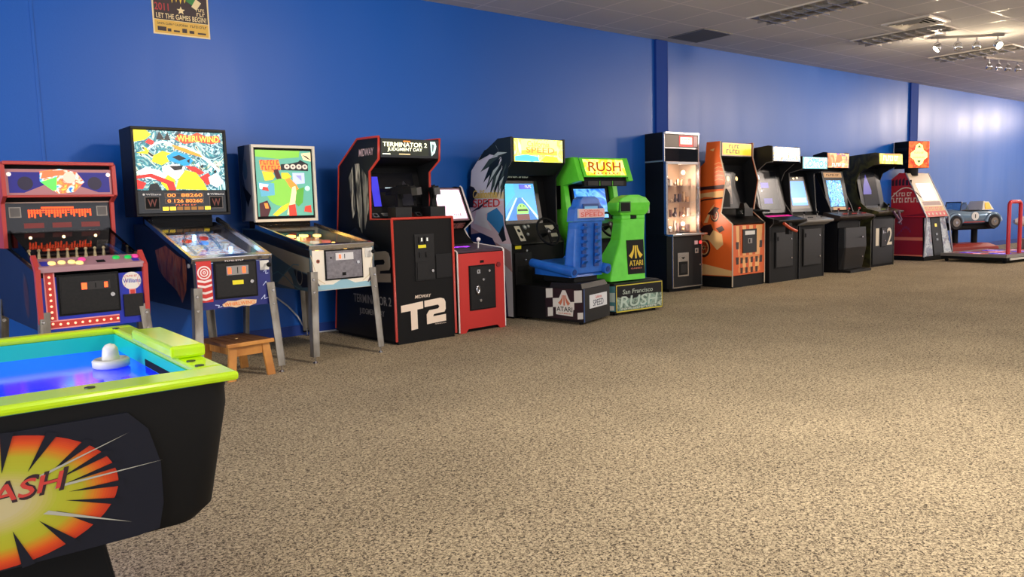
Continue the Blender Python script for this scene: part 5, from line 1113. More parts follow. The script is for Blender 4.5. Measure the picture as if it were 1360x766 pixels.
edge_trim(e, [(-.002, .02), (-.002, .88), (.18, 1.03), (.10, 1.48), (.19, 1.80), (.188, 2.01)], w, mat('pale_edge_trim', (206, 186, 160), .35), .009)
def o_front(m):
    m.T = front(-.001); m.box(-.385, .385, .17, .86, 0, .008, ORG); dk = mat('check_dark', (54, 24, 16), .4); z = .0085
    m.flat([(-.30, .85), (.30, .85), (.24, .20), (-.24, .20)], z, CRM); z += .0004
    m.flat([(-.33, .85), (-.22, .85), (-.20, .55), (-.30, .55)], z, CRM); m.flat([(.22, .85), (.33, .85), (.30, .55), (.20, .55)], z, CRM)
    for k in range(3): m.flat([(-.22 + k * .17 - .03, .85), (-.22 + k * .17 + .05, .85), (-.20 + k * .15 + .04, .20), (-.20 + k * .15 - .03, .20)], z, ORG)
    for v in (.80, .62, .44, .27): m.flat(rect(-.27, .27, v - .06, v), z + .0002, mat('check_mid', (232, 138, 70), .4)) if v < .5 else None
    for u in (-.33, .27):
        for v in (.63, .42): m.flat([(u, v), (u + .075, v), (u + .07, v - .10), (u + .01, v - .10)] if u < 0 else [(u - .01, v), (u + .06, v), (u + .05, v - .10), (u - .02, v - .10)], z + .0004, dk)
    for v in (.33, .19):
        for u in (-.22, -.10, .03, .15): m.flat([(u, v + .08), (u + .065, v + .08), (u + .058, v), (u + .005, v)], z + .0004, dk)
part('front_art', e, o_front)
part('coin_door', e, lambda m: (m.box(-.17, .17, .47, .80, .009, .02, BLKM), m.box(-.12, .12, .72, .775, .02, .022, WHITE), m.box(-.05, .05, .60, .67, .02, .024, mat('coin_plate_silver', (150, 144, 138), .35, .6)), m.box(-.03, .0, .61, .66, .024, .025, BLK2)), front(-.001), .002)
def o_marq(m):
    m.T = front(.195); m.box(-.36, .36, 1.815, 1.995, 0, .006, mat('marquee_edge_white', (220, 200, 180), .4)); m.box(-.345, .345, 1.83, 1.985, .006, .008, artm('bike_marquee', [(230, 150, 30), (250, 190, 50), (210, 200, 60), (240, 150, 40)], 4, 1.0))
    k = mat('bike_marq_dark', (90, 80, 20), .4, es=.2); scribble(m, -.20, .06, 1.92, 1.965, .0085, k, 4); scribble(m, -.26, .10, 1.85, 1.905, .0085, k, 5)
part('marquee', e, o_marq)
T = slope((.285, 1.09), (.35, 1.66))
part('bezel', e, lambda m: m.box(-.38, .38, 0, .53, 0, .01, mat('bezel_black', (14, 14, 16), .3)), T)
part('screen', e, lambda m: (m.box(-.36, .03, .06, .50, .01, .016, artm('bike_screen', [(40, 34, 34), (90, 76, 66), (170, 140, 110), (60, 50, 50)], 4, .35)), scribble(m, -.32, -.12, .38, .44, .0165, mat('bike_scr_peach', (250, 180, 130), .4, es=1.1), 4), scribble(m, -.32, -.1, .30, .36, .0165, mat('bike_scr_red', (240, 90, 60), .4, es=.9), 4), m.flat(circ(-.03, .42, .035, 14), .0165, mat('bike_scr_lamp', (255, 214, 150), .4, es=1.6)), m.flat(circ(.18, .42, .03, 14), .0165, mat('bike_scr_lamp', (255, 214, 150), .4, es=1.6)), m.flat([(-.22, .02), (-.04, .02), (-.02, .20), (-.08, .28), (-.17, .27), (-.22, .2)], .017, BLK2)), T)  # two warm glowing discs over screen and bezel
cp = part('control_panel', e, lambda m: m.side([(.0, .865), (-.02, .885), (.20, 1.0), (.26, .98)], -.375, .375, BLKM), None, .004)
part('handlebar', cp, lambda m: (m.tube([(-.30, -.06, 1.04), (-.18, -.0, 1.05), (-.08, .06, 1.06), (.08, .06, 1.06), (.18, -.0, 1.05), (.30, -.06, 1.04)], .016, BLK2), m.box(-.10, .10, .0, .14, .98, 1.09, BLKM), m.loft([[(-.07, .02, 1.08), (.07, .02, 1.08), (.07, .12, 1.08), (-.07, .12, 1.08)], [(-.03, .06, 1.16), (.03, .06, 1.16), (.03, .12, 1.16), (-.03, .12, 1.16)]], BLKM, False)))
for q in (-1, 1): part('grip', cp, lambda m: (m.cyl((q * .26, -.04, 1.042), (q * .37, -.09, 1.035), .021, BLK2), m.cyl((q * .25, -.06, 1.03), (q * .34, -.12, 1.02), .006, CHROME)))
def o_side(m):
    m.T = leftside(-w / 2 - .0006); dk = mat('bike_art_dark', (56, 26, 24), .4); tn = mat('bike_art_tan', (226, 178, 120), .4); dr = mat('bike_art_rust', (170, 62, 26), .4)
    m.flat([(-.73, .17), (-.0, .17), (.0, .24), (-.35, .30), (-.73, .37)], 0, tn)
    m.flat([(-.62, 1.32), (-.45, 1.36), (-.14, 1.36), (-.11, 1.42), (-.50, 1.40), (-.66, 1.38)], .0003, dk); m.flat([(-.60, 1.30), (-.14, 1.34), (-.15, 1.24), (-.45, 1.26), (-.6, 1.2)], .0003, tn); outline(m, [(-.6, 1.18), (-.45, 1.22), (-.3, 1.23), (-.15, 1.24)], .02, .0006, dk)
    for k in range(5): outline(m, [(-.28, 1.48 + k * .055), (-.22, 1.50 + k * .055), (-.14, 1.48 + k * .055)], .008, .0004, tn)
    m.flat([(-.36, 1.90), (-.28, 1.92), (-.3, 1.88)], .0004, tn)
    for (cx, cz, r) in ((-.46, .55, .135), (-.28, 1.00, .09)):
        m.flat(circ(cx, cz, r * .8, 20, r), .0006, dk); m.flat(circ(cx, cz, r * .6, 20, r * .74), .0009, tn); m.flat(circ(cx, cz, r * .5, 20, r * .62), .0012, dr); m.flat(circ(cx, cz, r * .2, 12, r * .25), .0015, tn)
        for a in range(6): outline(m, [(cx, cz), (cx + r * .5 * math.cos(a), cz + r * .65 * math.sin(a))], .01, .0018, dk)
    m.flat([(-.52, .66), (-.44, .74), (-.30, .80), (-.16, .74), (-.14, .60), (-.24, .52), (-.30, .58), (-.38, .66)], .0020, tn); m.flat([(-.54, .80), (-.46, .86), (-.34, .88), (-.30, .80), (-.36, .72), (-.44, .74)], .0023, dk); m.flat([(-.26, .82), (-.16, .86), (-.12, .80), (-.2, .76)], .0023, dk)
    m.flat([(-.60, .86), (-.50, .92), (-.46, .86), (-.54, .82)], .0023, dr); m.flat([(-.46, .90), (-.34, 1.10), (-.28, 1.16), (-.36, 1.0), (-.40, .90)], .0023, tn); m.flat([(-.40, 1.02), (-.28, 1.12), (-.2, 1.1), (-.3, 1.0)], .0026, dk)
part('side_art', e, o_side)

def upright(name, loc, rz, w, h, label, hz, mq, scr, front_fn, sm=BLACK, style=0, trim=None, cp_w=None, cp_col=BLKM, cp_z=.92, bez=None, hy=.0):
    """plain upright cabinet: header, tube, control panel, coin door"""
    e = empty(name, loc, rz, label, 'arcade machine')
    d = .66
    if style == 1: o = [(.04, .0), (.04, .80), (-.02, .86), (-.02, cp_z), (.15, cp_z + .04), (.18, 1.05), (hy + .22, hz - .06), (hy, hz - .01), (hy, h), (hy + .06, h + .01), (.48, h - .03), (d - .04, 1.3), (d, .0)]
    else: o = [(.04, .0), (.04, .80), (-.02, .86), (-.02, cp_z), (.12, cp_z + .04), (.24, 1.12), (.31, 1.30), (.32, 1.46), (.26, hz - .14), (hy + .10, hz - .02), (hy, hz - .01), (hy + .01, h), (hy + .07, h + .01), (.44, h - .02), (.58, h - .16), (d - .02, 1.4), (d, .0)]
    i = [(.045, .0), (.045, .85), (.18, cp_z + .02), (.24, 1.0), (.40, hz - .02), (hy + .02, hz), (hy + .02, h - .01), (hy + .08, h), (.42, h - .04), (.56, h - .18), (d - .04, 1.3), (d - .01, .0)]
    cabinet(e, w, o, i, sm, BLK2)
    if trim: edge_trim(e, o[1:(9 if style == 1 else 11)], w, trim, .006)
    T = slope((hy - .001, hz), (hy + (.0 if style == 1 else .009), h))
    part('marquee', e, lambda m: mq(m, w - .05, h - hz - .01), T)
    T = slope((.215, 1.0), (.355, hz - .06)); L = math.hypot(.14, hz - 1.06)
    part('bezel', e, lambda m: m.box(-w / 2 + .02, w / 2 - .02, 0, L, 0, .008, bez or mat('bezel_black', (14, 14, 16), .3)), T)
    part('screen', e, lambda m: scr(m, w, L), T)
    cw = cp_w or (w + .0)
    cp = part('control_panel', e, lambda m: m.side([(.03, cp_z - .10), (-.10, cp_z - .05), (-.11, cp_z - .02), (.18, cp_z + .045), (.20, cp_z - .06)], -cw / 2, cw / 2, cp_col), None, .006)
    TT = slope((-.11, cp_z - .0205), (.18, cp_z + .0445))
    return e, cp, TT, cw
def sticks(cp, TT, us, bt, col, ball):
    for u in us: part('joystick', cp, lambda m: (m.cyl((u, .15, 0), (u, .15, .07), .007, CHROME), m.ball((u, .15, .08), .02, ball)), TT)
    for (u, v) in bt: part('button', cp, lambda m: m.lathe((u, v, 0), [(.016, 0), (.016, .006), (.011, .012), (.002, .013)], col, 12), TT)
def coin(e, y, u0, u1, v0, v1, lk=True):
    return coin_door(e, front(y), u0, u1, v0, v1, BLKM, [(u0 + .03, u0 + .06, v1 - .12, v1 - .06, BLK2)], None, [(u1 - .04, v0 + .12), (u1 - .05, v1 - .1)])
JRED = mat('joystick_red', (170, 40, 34), .35)
# 10
def mq10(m, W_, H_): m.box(-W_ / 2, W_ / 2, 0, H_, -.005, .006, artm('mq_ten', [(240, 200, 120), (250, 232, 190), (90, 150, 210), (250, 240, 215), (170, 120, 70)], 9, .7, 1.8)); scribble(m, -.26, .2, .05, .14, .0065, mat('mq_glow_white', (255, 252, 240), .3, es=1.3))
def sc10(m, W_, L_): m.box(-W_ / 2 + .07, .2, .05, L_ - .08, .008, .012, SCRNOFF); m.flat(rect(-.22, -.02, L_ - .32, L_ - .24), .0125, mat('sc10_blue', (100, 100, 200), .3, es=.5)); m.flat(rect(-.20, .02, .14, .22), .0125, mat('sc10_blue2', (60, 60, 150), .3, es=.5)); m.flat(circ(-.25, L_ - .16, .03, 10, .045), .0125, mat('sc10_white', (230, 240, 250), .3, es=.9)); m.flat(circ(-.22, L_ - .36, .016, 8), .013, mat('sc10_white', (230, 240, 250), .3, es=.9))
e, cp, TT, cw = upright('arcade_cabinet', (10.09, 6.33, 0), 1, .74, 1.95, 'black arcade cabinet with magenta lit panel edge, right of the orange motorcycle cabinet', 1.74, mq10, sc10, None, style=2, trim=mat('grey_edge_trim', (110, 104, 98), .4))
part('panel_edge_glow', cp, lambda m: m.box(-.33, .36, .22, .30, .001, .004, mat('magenta_glow', (214, 40, 140), .4, emit=(220, 40, 150), es=.5)), TT)
part('gun_holster', cp, lambda m: (m.box(-.20, -.12, -.16, -.105, .70, .86, BLK2), m.tube([(-.30, -.14, .86), (-.2, -.16, .80), (-.10, -.17, .76), (.0, -.16, .74)], .022, mat('holster_orange', (196, 74, 40), .4))))
coin(e, .038, -.22, .22, .22, .72)
# 11
def mq11(m, W_, H_): m.box(-W_ / 2, W_ / 2, 0, H_, -.005, .006, artm('mq_eleven', [(40, 190, 215), (190, 245, 250), (90, 220, 235), (225, 255, 250), (30, 150, 190)], 12, 1.15, 1.5)); [m.flat(circ(u, .07, .05, 14, .045), .0065, mat('mq11_ring', (30, 120, 160), .3, es=.7)) or m.flat(circ(u, .07, .035, 14, .03), .007, mat('mq11_in', (190, 245, 250), .3, es=1)) for u in (-.15, .16)]; scribble(m, -.09, .10, .10, .14, .0075, mat('mq11_ink', (30, 110, 150), .3, es=.6))
def sc11(m, W_, L_): m.box(-.26, .24, .05, L_ - .05, .008, .010, mat('bezel_grey_warm', (120, 112, 106), .3)); m.box(-.22, .20, .10, L_ - .12, .010, .014, mat('sc11_blue', (90, 160, 245), .3, es=.95)); m.flat(rect(-.2, .18, .14, .22), .0145, mat('sc11_pale', (150, 190, 240), .3, es=1)); m.flat(circ(-.06, L_ - .08, .03, 10, .016), .0145, mat('sc11_lamp', (255, 226, 180), .3, es=1.5)); m.flat(circ(.04, L_ - .07, .03, 10, .016), .0145, mat('sc11_lamp', (255, 226, 180), .3, es=1.5))  # two warm glowing ovals near the top of the bezel
e, cp, TT, cw = upright('arcade_cabinet', (10.84, 6.33, 0), 0, .70, 1.82, 'black arcade cabinet with cyan marquee and plain sky blue screen', 1.645, mq11, sc11, None, style=1, trim=mat('grey_edge_trim', (110, 104, 98), .4), cp_w=.74, cp_col=mat('panel_light_grey', (150, 146, 142), .35), cp_z=.90)
sticks(cp, TT, (-.25, .12), [(-.12 + .05 * k, .14) for k in range(3)] + [(.24 + .05 * k, .14) for k in range(3)], mat('button_grey_dark', (50, 50, 52), .4), BLK2)
coin(e, .038, -.24, .24, .20, .74)
# 12
def mq12(m, W_, H_): m.box(-W_ / 2, W_ / 2, 0, H_, -.005, .006, artm('mq_twelve', [(110, 60, 40), (230, 110, 60), (255, 190, 130), (120, 90, 90), (150, 90, 180)], 4, .9, 1.4)); scribble(m, -.2, .22, .02, .07, .0065, mat('mq12_pale', (236, 220, 240), .3, es=1)); m.flat([(-.10, .08), (-.05, .2), (.08, .21), (.12, .12), (.02, .08)], .0065, mat('mq12_fire', (240, 110, 60), .3, es=1))
def sc12(m, W_, L_): m.box(-.28, .27, L_ - .10, L_ - .02, .008, .011, mat('card_sand', (190, 150, 100), .4)); scribble(m, -.2, .2, L_ - .075, L_ - .045, .0115, BLK2); m.box(-.24, .20, .06, L_ - .15, .008, .014, artm('sc_twelve', [(8, 20, 60), (30, 110, 200), (120, 210, 250), (10, 40, 110), (200, 240, 250)], 13, 1.2, 1.6)); m.box(-.18, .22, .0, .045, .008, .010, mat('card_sand', (190, 150, 100), .4))
e, cp, TT, cw = upright('arcade_cabinet', (12.10, 6.42, 0), 0, .70, 1.93, 'black arcade cabinet with orange brown marquee and wide red button control panel', 1.69, mq12, sc12, None, style=1, hy=.24, cp_w=1.08, cp_z=.93, cp_col=mat('panel_dark_brown', (60, 50, 46), .35))
sticks(cp, TT, (-.36, -.05, .28), [(-.25 + .05 * (k % 3) + .30 * (k // 3), .12) for k in range(9)], JRED, JRED)
part('front_bulge', e, lambda m: m.loft([[(-.30, -.04, .05), (.30, -.04, .05), (.34, .04, .05), (-.34, .04, .05)], [(-.34, -.09, .40), (.34, -.09, .40), (.36, .04, .40), (-.36, .04, .40)], [(-.33, -.08, .72), (.33, -.08, .72), (.35, .04, .72), (-.35, .04, .72)]], BLKM, False), None, .02)
for v in (.24, .56): part('lock', e, lambda m: m.cyl((.16, v, .09), (.16, v, .115), .013, CHROME), front(.0))
part('foot_panel', e, lambda m: m.box(-.30, .36, -.16, .05, 0.0, .04, BLKM))
# 13
def mq13(m, W_, H_): m.box(-W_ / 2, W_ / 2, 0, H_, -.005, .006, artm('mq_thirteen', [(240, 250, 90), (225, 245, 120), (250, 210, 60), (250, 120, 50)], 5, 1.1, 1.4)); scribble(m, -.28, .26, .05, .14, .0065, mat('mq13_white', (255, 255, 190), .3, es=1.8)); m.flat([(-.35, .14), (.34, .14), (.34, .18), (-.2, .17)], .0066, mat('mq13_orange', (236, 140, 50), .3, es=.9))
CAMO = artm('camouflage_print', [(22, 22, 18), (66, 66, 34), (34, 32, 22), (90, 84, 44)], 3.2, 0, .8)
def sc13(m, W_, L_): m.box(-.28, .24, .05, L_ - .04, .008, .012, SCRNOFF); m.flat([(-.28, .25), (-.0, .25), (.02, .32), (-.10, L_ - .10), (-.22, .42)], .0125, mat('sc13_blue', (64, 62, 150), .3, es=.55))
e, cp, TT, cw = upright('arcade_cabinet', (13.36, 6.48, 0), 0, .84, 1.93, 'camouflage sided arcade cabinet with yellow marquee and numbers one and two on front', 1.75, mq13, sc13, None, sm=CAMO, style=2, hy=-.08, cp_w=.88, cp_col=CAMO, cp_z=.97)
sticks(cp, TT, (-.2, .15), [(-.08 + .05 * k, .14) for k in range(3)], mat('button_olive', (120, 140, 60), .4), BLK2)
part('strap_bundle', cp, lambda m: (m.tube([(.0, -.13, .95), (.06, -.16, .86), (.14, -.17, .80), (.22, -.16, .72)], .02, mat('purple_cable', (84, 50, 80), .5)), m.tube([(.2, -.13, .95), (.16, -.17, .86), (.2, -.18, .80), (.10, -.17, .74)], .018, mat('purple_cable', (84, 50, 80), .5))))
def n13(m):
    m.T = front(.038); m.box(-.36, .36, .04, .82, 0, .006, BLACK); c = mat('number_cream', (214, 204, 180), .4); m.text('1', -.26, -.15, .36, .66, .007, c); m.text('2', .14, .32, .36, .66, .007, c)
part('front_panel', e, n13)
coin_door(e, front(.032), -.08, .08, .34, .66, BLKM, [(-.04, -.01, .56, .62, CHROME)], None, [(.03, .44), (.03, .58)])

# ---------------- 14. red ticket and trivia kiosk
e = empty('sign_topped_arcade_kiosk', (15.20, 6.40, 0), -8, 'red arcade kiosk with slanted screen and square yellow sign on top', 'arcade machine')
w = .70
KR = mat('kiosk_red', (196, 34, 30), .4); KC = mat('kiosk_cream', (210, 190, 160), .35)
part('cabinet', e, lambda m: (m.side([(.0, .80), (.42, 1.62), (.55, 1.64), (.74, 1.5), (.78, .80)], -w / 2, w / 2, KR), m.loft([[(-.46, -.04, .06), (.46, -.04, .06), (.46, .74, .06), (-.46, .74, .06)], [(-.33, .06, .80), (.33, .06, .80), (.33, .74, .80), (-.33, .74, .80)]], BLK2, False), m.box(-.47, .47, -.05, .74, .0, .06, BLK2)), None, .004)
for q in (-1, 1): part('edge_trim', e, lambda m: m.tube([(q * .46, -.04, .07), (q * (w / 2), -.01, .80), (q * w / 2, .42, 1.63)], .014, mat('kiosk_silver', (170, 168, 170), .3, .7)))
def k_face(m):
    m.T = slope((-.002, .80), (.418, 1.62)); L = math.hypot(.42, .82); m.box(-w / 2 + .02, w / 2 - .02, 0, L, 0, .01, KC); z = .011
    m.box(-.22, .22, .34, .70, .010, .016, mat('kiosk_screen', (225, 236, 255), .3, es=.9)); [m.flat(rect(-.18, .18, .39 + .05 * k, .405 + .05 * k), .0165, mat('kiosk_scr_ink', (170, 190, 230), .3, es=.9)) for k in range(6)]
    m.flat(rect(-.32, .32, .0, .12), z, KR); m.flat(rect(-.31, .31, .12, .22), z, mat('kiosk_gold', (196, 150, 70), .4)); m.flat(rect(-.28, .28, .24, .32), z, mat('kiosk_brown', (110, 60, 44), .4)); scribble(m, -.27, .27, .135, .20, z + .0005, KR, 9); [m.flat(circ(u, .06, .025, 10), z + .0006, KC) for u in (-.24, -.12, 0, .12, .24)]
part('face_panel', e, k_face)
def k_side(m):
    m.T = leftside(-w / 2 - .0006); c = mat('kiosk_print_cream', (240, 214, 180), .4)
    for k in range(7): m.flat([(-.70 + k * .07, 1.40), (-.65 + k * .07, 1.40), (-.65 + k * .07, 1.52 + .01 * k if k < 4 else 1.5), (-.70 + k * .07, 1.50)], .0002, mat('kiosk_dark_tower', (50, 20, 22), .4)) if k < 6 else None
    scribble(m, -.66, -.28, 1.20, 1.27, .0006, c, 7); scribble(m, -.72, -.14, 1.08, 1.17, .0006, c, 10)
    outline(m, [(-.72 + .62 * k / 12, 1.16 + .20 * math.sin(math.pi * k / 12)) for k in range(13)], .02, .0008, c); m.flat([(-.5, .82), (-.05, .88), (-.02, .82)], .0004, mat('kiosk_deep_red', (150, 20, 20), .4))
part('side_art', e, k_side)
def k_low(m):
    def q(y0, y1, t0, t1, mt, o):   # patch of the raked flank between heights t0..t1 (0 floor, 1 shoulder)
        P = lambda y, t: (-.46 + .13 * t - .001 - o, -.04 + .10 * t + (.74 - (-.04 + .10 * t)) * y, .06 + .74 * t)
        m.add([P(y1, t0), P(y0, t0), P(y0, t1), P(y1, t1)], [(0, 1, 2, 3)], mt)
    q(.03, 1, .03, .99, mat('kiosk_deep_red', (170, 24, 22), .4), 0); q(.03, 1, .42, .50, mat('kiosk_band', (224, 120, 90), .4), .001); q(.03, 1, .03, .06, mat('kiosk_band', (224, 120, 90), .4), .001)
    for k in range(8):
        y = .35 + .05 * k; q(y, y + .045, .62 + .1 * math.sin(k * .6), .68 + .1 * math.sin(k * .6), mat('kiosk_plum', (130, 40, 70), .4), .001)
part('side_art', e, k_low)
def k_front(m):
    m.T = slope((-.042, .06), (.058, .80)); gl = artm('kiosk_marble', [(150, 160, 170), (200, 205, 205), (120, 130, 150), (170, 150, 150)], 8)
    for q in (-1, 1): m.poly([(q * .44, .02), (q * .18, .02), (q * .16, .73), (q * .32, .73)], 0, .006, gl)
    m.box(-.14, .14, .02, .73, 0, .008, BLKM); m.box(-.03, .03, .56, .62, .008, .012, mat('kiosk_led', (230, 200, 90), .4, es=.7)); [m.box(-.03, .03, v, v + .04, .008, .014, mat('dash_grey', (120, 124, 124), .3, .4)) for v in (.3, .4)]
part('front_panel', e, k_front)
part('speaker', e, lambda m: (m.box(.02, .09, .34, .5, 1.86, 2.02, BLKM)))
part('sign_neck', e, lambda m: m.cyl((-.12, .46, 1.58), (-.12, .46, 1.74), .12, BLK2))
Ts = Matrix.Translation((-.12, .32, 1.72)) @ Matrix.Rotation(R(-10), 4, 'Z') @ Matrix.Scale(.86, 4, (1, 0, 0))
s = part('sign_box', e, lambda m: (m.poly([(-.30, 0), (.30, 0), (.26, .36), (-.26, .36)], 0, .50, BLK2), m.box(-.31, -.28, .04, .30, .10, .16, BLKM), m.box(-.31, -.28, .04, .30, .32, .38, BLKM)), Ts, .006)
def k_sign(m):
    m.T = Ts @ front(-.002); m.box(-.295, .295, .005, .495, 0, .006, artm('sign_flames', [(200, 60, 30), (226, 120, 50), (190, 40, 24), (214, 150, 80)], 5, .8)); c = mat('sign_yellow', (252, 246, 150), .3, es=1.2)
    m.flat([(0, .46), (.10, .42), (.12, .34), (.24, .28), (.25, .20), (.14, .15), (.10, .08), (0, .04), (-.10, .08), (-.14, .15), (-.25, .20), (-.24, .28), (-.12, .34), (-.10, .42)], .0065, c); g = mat('sign_green_ink', (90, 110, 50), .4, es=.2)
    scribble(m, -.14, .14, .27, .30, .007, g, 7); scribble(m, -.16, .16, .18, .21, .007, g, 10); m.flat([(-.06, .38), (0, .43), (.06, .38)], .007, g); m.flat([(-.06, .14), (.06, .14), (0, .09)], .007, g)
part('sign_face', s, k_sign)

# ============================================================ FAR END: DANCE STAGE AND RIDES
e = empty('dance_game_stage', (14.72, 5.06, 0), -7, 'low dance game stage with arrow pads and red looped safety bar', 'dance machine')
SIL = mat('stage_silver', (150, 146, 140), .35, .5)
part('stage', e, lambda m: (m.box(0, 1.6, 0, 1.12, .05, .13, BLK2), m.box(-.01, 1.61, -.01, .03, .10, .15, SIL), m.box(-.01, 1.61, 1.09, 1.13, .10, .15, SIL), m.box(-.01, .03, .03, 1.09, .10, .15, SIL), m.box(1.57, 1.61, .03, 1.09, .10, .15, SIL), m.box(.03, 1.57, .03, 1.09, .13, .142, mat('stage_top', (160, 90, 76), .35)),
    m.box(.10, 1.5, -.016, .01, .055, .092, mat('stage_white_strip', (206, 200, 188), .4))), None, .003)
for x, y in ((.06, .06), (.06, 1.05), (.8, .06), (1.52, .06), (1.52, 1.05), (.8, 1.05)): part('caster', e, lambda m: m.cyl((x - .015, y, .03), (x + .015, y, .03), .03, BLK2))
for cx in (.42, 1.18):
    for i, (dx, dy) in enumerate(((0, .26), (0, -.26), (.255, 0), (-.255, 0))):
        pm = mat('pad_violet', (96, 70, 210), .25, emit=(90, 70, 230), es=.5) if i < 2 else mat('pad_rose', (214, 90, 80), .25, emit=(220, 80, 60), es=.3)
        pd = part('arrow_pad', e, lambda m: m.box(cx + dx - .125, cx + dx + .125, .57 + dy - .125, .57 + dy + .125, .1425, .149, pm), None, .003)
        a = math.atan2(dy, dx)
        part('arrow', pd, lambda m: m.flat([(cx + dx + (p * math.cos(a) - q * math.sin(a)), .57 + dy + (p * math.sin(a) + q * math.cos(a))) for p, q in ((.10, 0), (0, .09), (0, .035), (-.10, .035), (-.10, -.035), (0, -.035), (0, -.09))], .1495, mat('pad_arrow', (240, 190, 200), .3, es=.6)))
    part('pad_plate', e, lambda m: m.box(cx - .125, cx + .125, .445, .695, .1425, .147, mat('pad_plate_grey', (170, 160, 160), .3, .5)), None, .003)
BARR = mat('safety_bar_red', (200, 36, 48), .3)
def bar(m, x0, x1, y):
    r = .07; pts = [(x0, y, .15), (x0, y, .98)] + [(x0 + r - r * math.cos(t), y, .98 + r * math.sin(t)) for t in [k * math.pi / 10 for k in range(1, 6)]] + [(x1 - r + r * math.sin(t), y, .98 + r * math.cos(t)) for t in [k * math.pi / 10 for k in range(0, 5)]] + [(x1, y, .98), (x1, y, .15)]
    m.tube(pts, .032, BARR, 12)
part('safety_bar', e, lambda m: bar(m, .28, .66, .12)); part('safety_bar', e, lambda m: bar(m, 1.1, 1.48, .12))

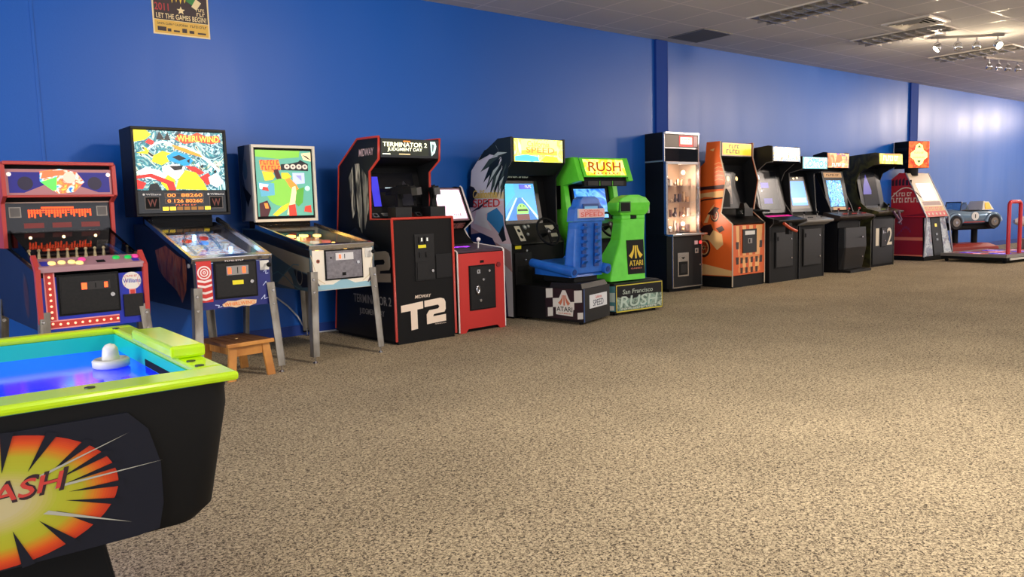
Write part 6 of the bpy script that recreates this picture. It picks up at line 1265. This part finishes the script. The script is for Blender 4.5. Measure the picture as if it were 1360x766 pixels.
# ---------------- coin ride car: long axis across the view
def ride(loc, rz, label, sc=1.0):
    e = empty('coin_ride_car', loc, rz, label, 'kiddie ride'); e.scale = (sc, sc, sc)
    BOD = mat('ride_silver_blue', (116, 142, 164), .22, .35, coat=.5); DKB = mat('ride_dark_blue', (40, 56, 88), .3)
    def car(m):
        # cross-sections along x (rear at -0.68, nose at +0.72)
        S = [(-.70, .50, .60, .20), (-.62, .44, .70, .27), (-.45, .40, .74, .30), (-.25, .40, .72, .31), (.0, .40, .69, .31), (.25, .40, .71, .31), (.45, .42, .70, .30), (.62, .46, .64, .25), (.72, .50, .58, .17)]
        rings = []
        for x, z0, z1, hw_ in S:
            zc = (z0 + z1) / 2; hz_ = (z1 - z0) / 2
            rings.append([(x, hw_ * (abs(math.cos(t)) ** .6) * (1 if math.cos(t) > 0 else -1), zc + hz_ * (abs(math.sin(t)) ** .7) * (1 if math.sin(t) > 0 else -1)) for t in [2 * math.pi * k / 16 for k in range(16)]])
        m.loft(rings, BOD, True)
    part('body', e, car, None, 0)
    for q in (-1, 1):
        for x in (-.44, .45):
            wl = part('wheel', e, lambda m: m.cyl((x, q * .25, .46), (x, q * .345, .46), .135, mat('tyre', (20, 20, 22), .7), None, 22))
            part('hubcap', wl, lambda m: (m.cyl((x, q * .345, .46), (x, q * .352, .46), .085, mat('hub_grey', (150, 140, 130), .3, .6), None, 18), m.cyl((x, q * .352, .46), (x, q * .362, .46), .03, CHROME)))
            part('fender', e, lambda m: m.tube([(x + .165 * math.cos(t), q * .31, .46 + .165 * math.sin(t)) for t in [math.pi * k / 10 for k in range(11)]], .035, BOD))
        part('door_roundel', e, lambda m: (m.cyl((.02, q * .309, .58), (.02, q * .316, .58), .085, mat('roundel_white', (232, 232, 226), .4), None, 20), setT(m, front(-.3165) if q < 0 else Matrix.Rotation(math.pi, 4, 'Z') @ front(-.3165)), m.text('1', -.01 + (.02 if q < 0 else -.02), .01 + (.02 if q < 0 else -.02), .54, .62, .0005, BLK2)))
        part('red_line', e, lambda m: m.box(-.25, .25, q * .303 - .004, q * .303 + .004, .455, .468, mat('ride_red_line', (190, 60, 50), .4)))
    part('cockpit', e, lambda m: m.box(-.22, .24, -.21, .21, .62, .705, BLK2), None, .02)
    part('windscreen', e, lambda m: m.hexa([(-.24, -.22, .70), (-.05, -.24, .70), (-.05, .24, .70), (-.24, .22, .70)], [(-.22, -.20, .86), (-.10, -.20, .87), (-.10, .20, .87), (-.22, .20, .86)], glass('ride_windscreen', .05, .35, (190, 225, 240))), None, .01)
    part('windscreen_frame', e, lambda m: m.tube([(-.26, -.23, .69), (-.22, -.21, .87), (-.22, .21, .87), (-.26, .23, .69)], .014, DKB))
    part('steering_wheel', e, lambda m: m.tube([(.02, .09 * math.cos(t), .76 + .09 * math.sin(t)) for t in [2 * math.pi * k / 16 for k in range(17)]], .010, WHITE))
    part('rear_screen', e, lambda m: (m.hexa([(.24, -.24, .70), (.30, -.24, .70), (.30, .24, .70), (.24, .24, .70)], [(.32, -.18, .88), (.35, -.18, .88), (.35, .18, .88), (.32, .18, .88)], mat('screen_white', (226, 222, 210), .3)), m.hexa([(.27, -.245, .70), (.54, -.22, .70), (.54, .22, .70), (.27, .245, .70)], [(.32, -.18, .87), (.46, -.16, .87), (.46, .16, .87), (.32, .18, .87)], mat('screen_white', (226, 222, 210), .3)), m.hexa([(.31, -.25, .715), (.47, -.235, .715), (.47, -.20, .715), (.31, -.20, .715)], [(.34, -.198, .85), (.44, -.185, .85), (.44, -.16, .85), (.34, -.16, .85)], mat('ride_yellow_panel', (244, 184, 50), .4, es=.3))))
    part('underside', e, lambda m: m.box(-.62, .62, -.22, .22, .30, .42, BLK2), None, .03)
    for x in (-.18, .28): part('support_post', e, lambda m: m.cyl((x, 0, .26), (x, 0, .60), .06, BLK2))
    part('ride_base', e, lambda m: m.loft([[(-.60, -.36, .0), (.62, -.36, .0), (.62, .36, .0), (-.60, .36, .0)], [(-.55, -.33, .20), (.58, -.33, .20), (.58, .33, .20), (-.55, .33, .20)], [(-.34, -.24, .27), (.42, -.24, .27), (.42, .24, .27), (-.34, .24, .27)]], mat('ride_base_red', (150, 52, 42), .45), False), None, .01)
    for c in e.children:
        if not c.name.startswith(('ride_base', 'support_post')): c.location.z += .25
    return e
ride((16.38, 6.42, 0.0), -28, 'silver blue coin operated race car ride with white number roundel on a red base', .94)

# ---------------- ride at the right edge of the picture
e = empty('coin_ride_aeroplane', (19.3, 5.75, 0), -40, 'white and red coin ride with yellow stripe, at the right edge behind the dance stage', 'kiddie ride')
WR = mat('ride_white', (214, 196, 190), .35); RR = mat('ride_red', (206, 60, 60), .35)
def plane_body(m):
    rings = []
    for x, z, r in [(-.85, .60, .05), (-.75, .60, .12), (-.45, .60, .20), (0, .60, .25), (.5, .62, .24), (.9, .66, .16)]:
        rings.append([(x, r * math.cos(t), z + r * .75 * math.sin(t)) for t in [2 * math.pi * k / 14 for k in range(14)]])
    m.loft(rings, WR, True)
part('body', e, plane_body)
part('yellow_stripe', e, lambda m: m.box(-.5, .4, -.262, -.20, .50, .56, mat('ride_stripe_yellow', (226, 180, 40), .4)), None, .01)
part('red_stripe', e, lambda m: m.box(-.5, .5, -.262, -.20, .66, .74, RR), None, .01)
part('base', e, lambda m: (m.box(-.5, .6, -.35, .35, 0, .22, mat('ride_base_tan', (190, 150, 120), .5)), m.cyl((0, 0, .22), (0, 0, .5), .08, BLK2)), None, .02)
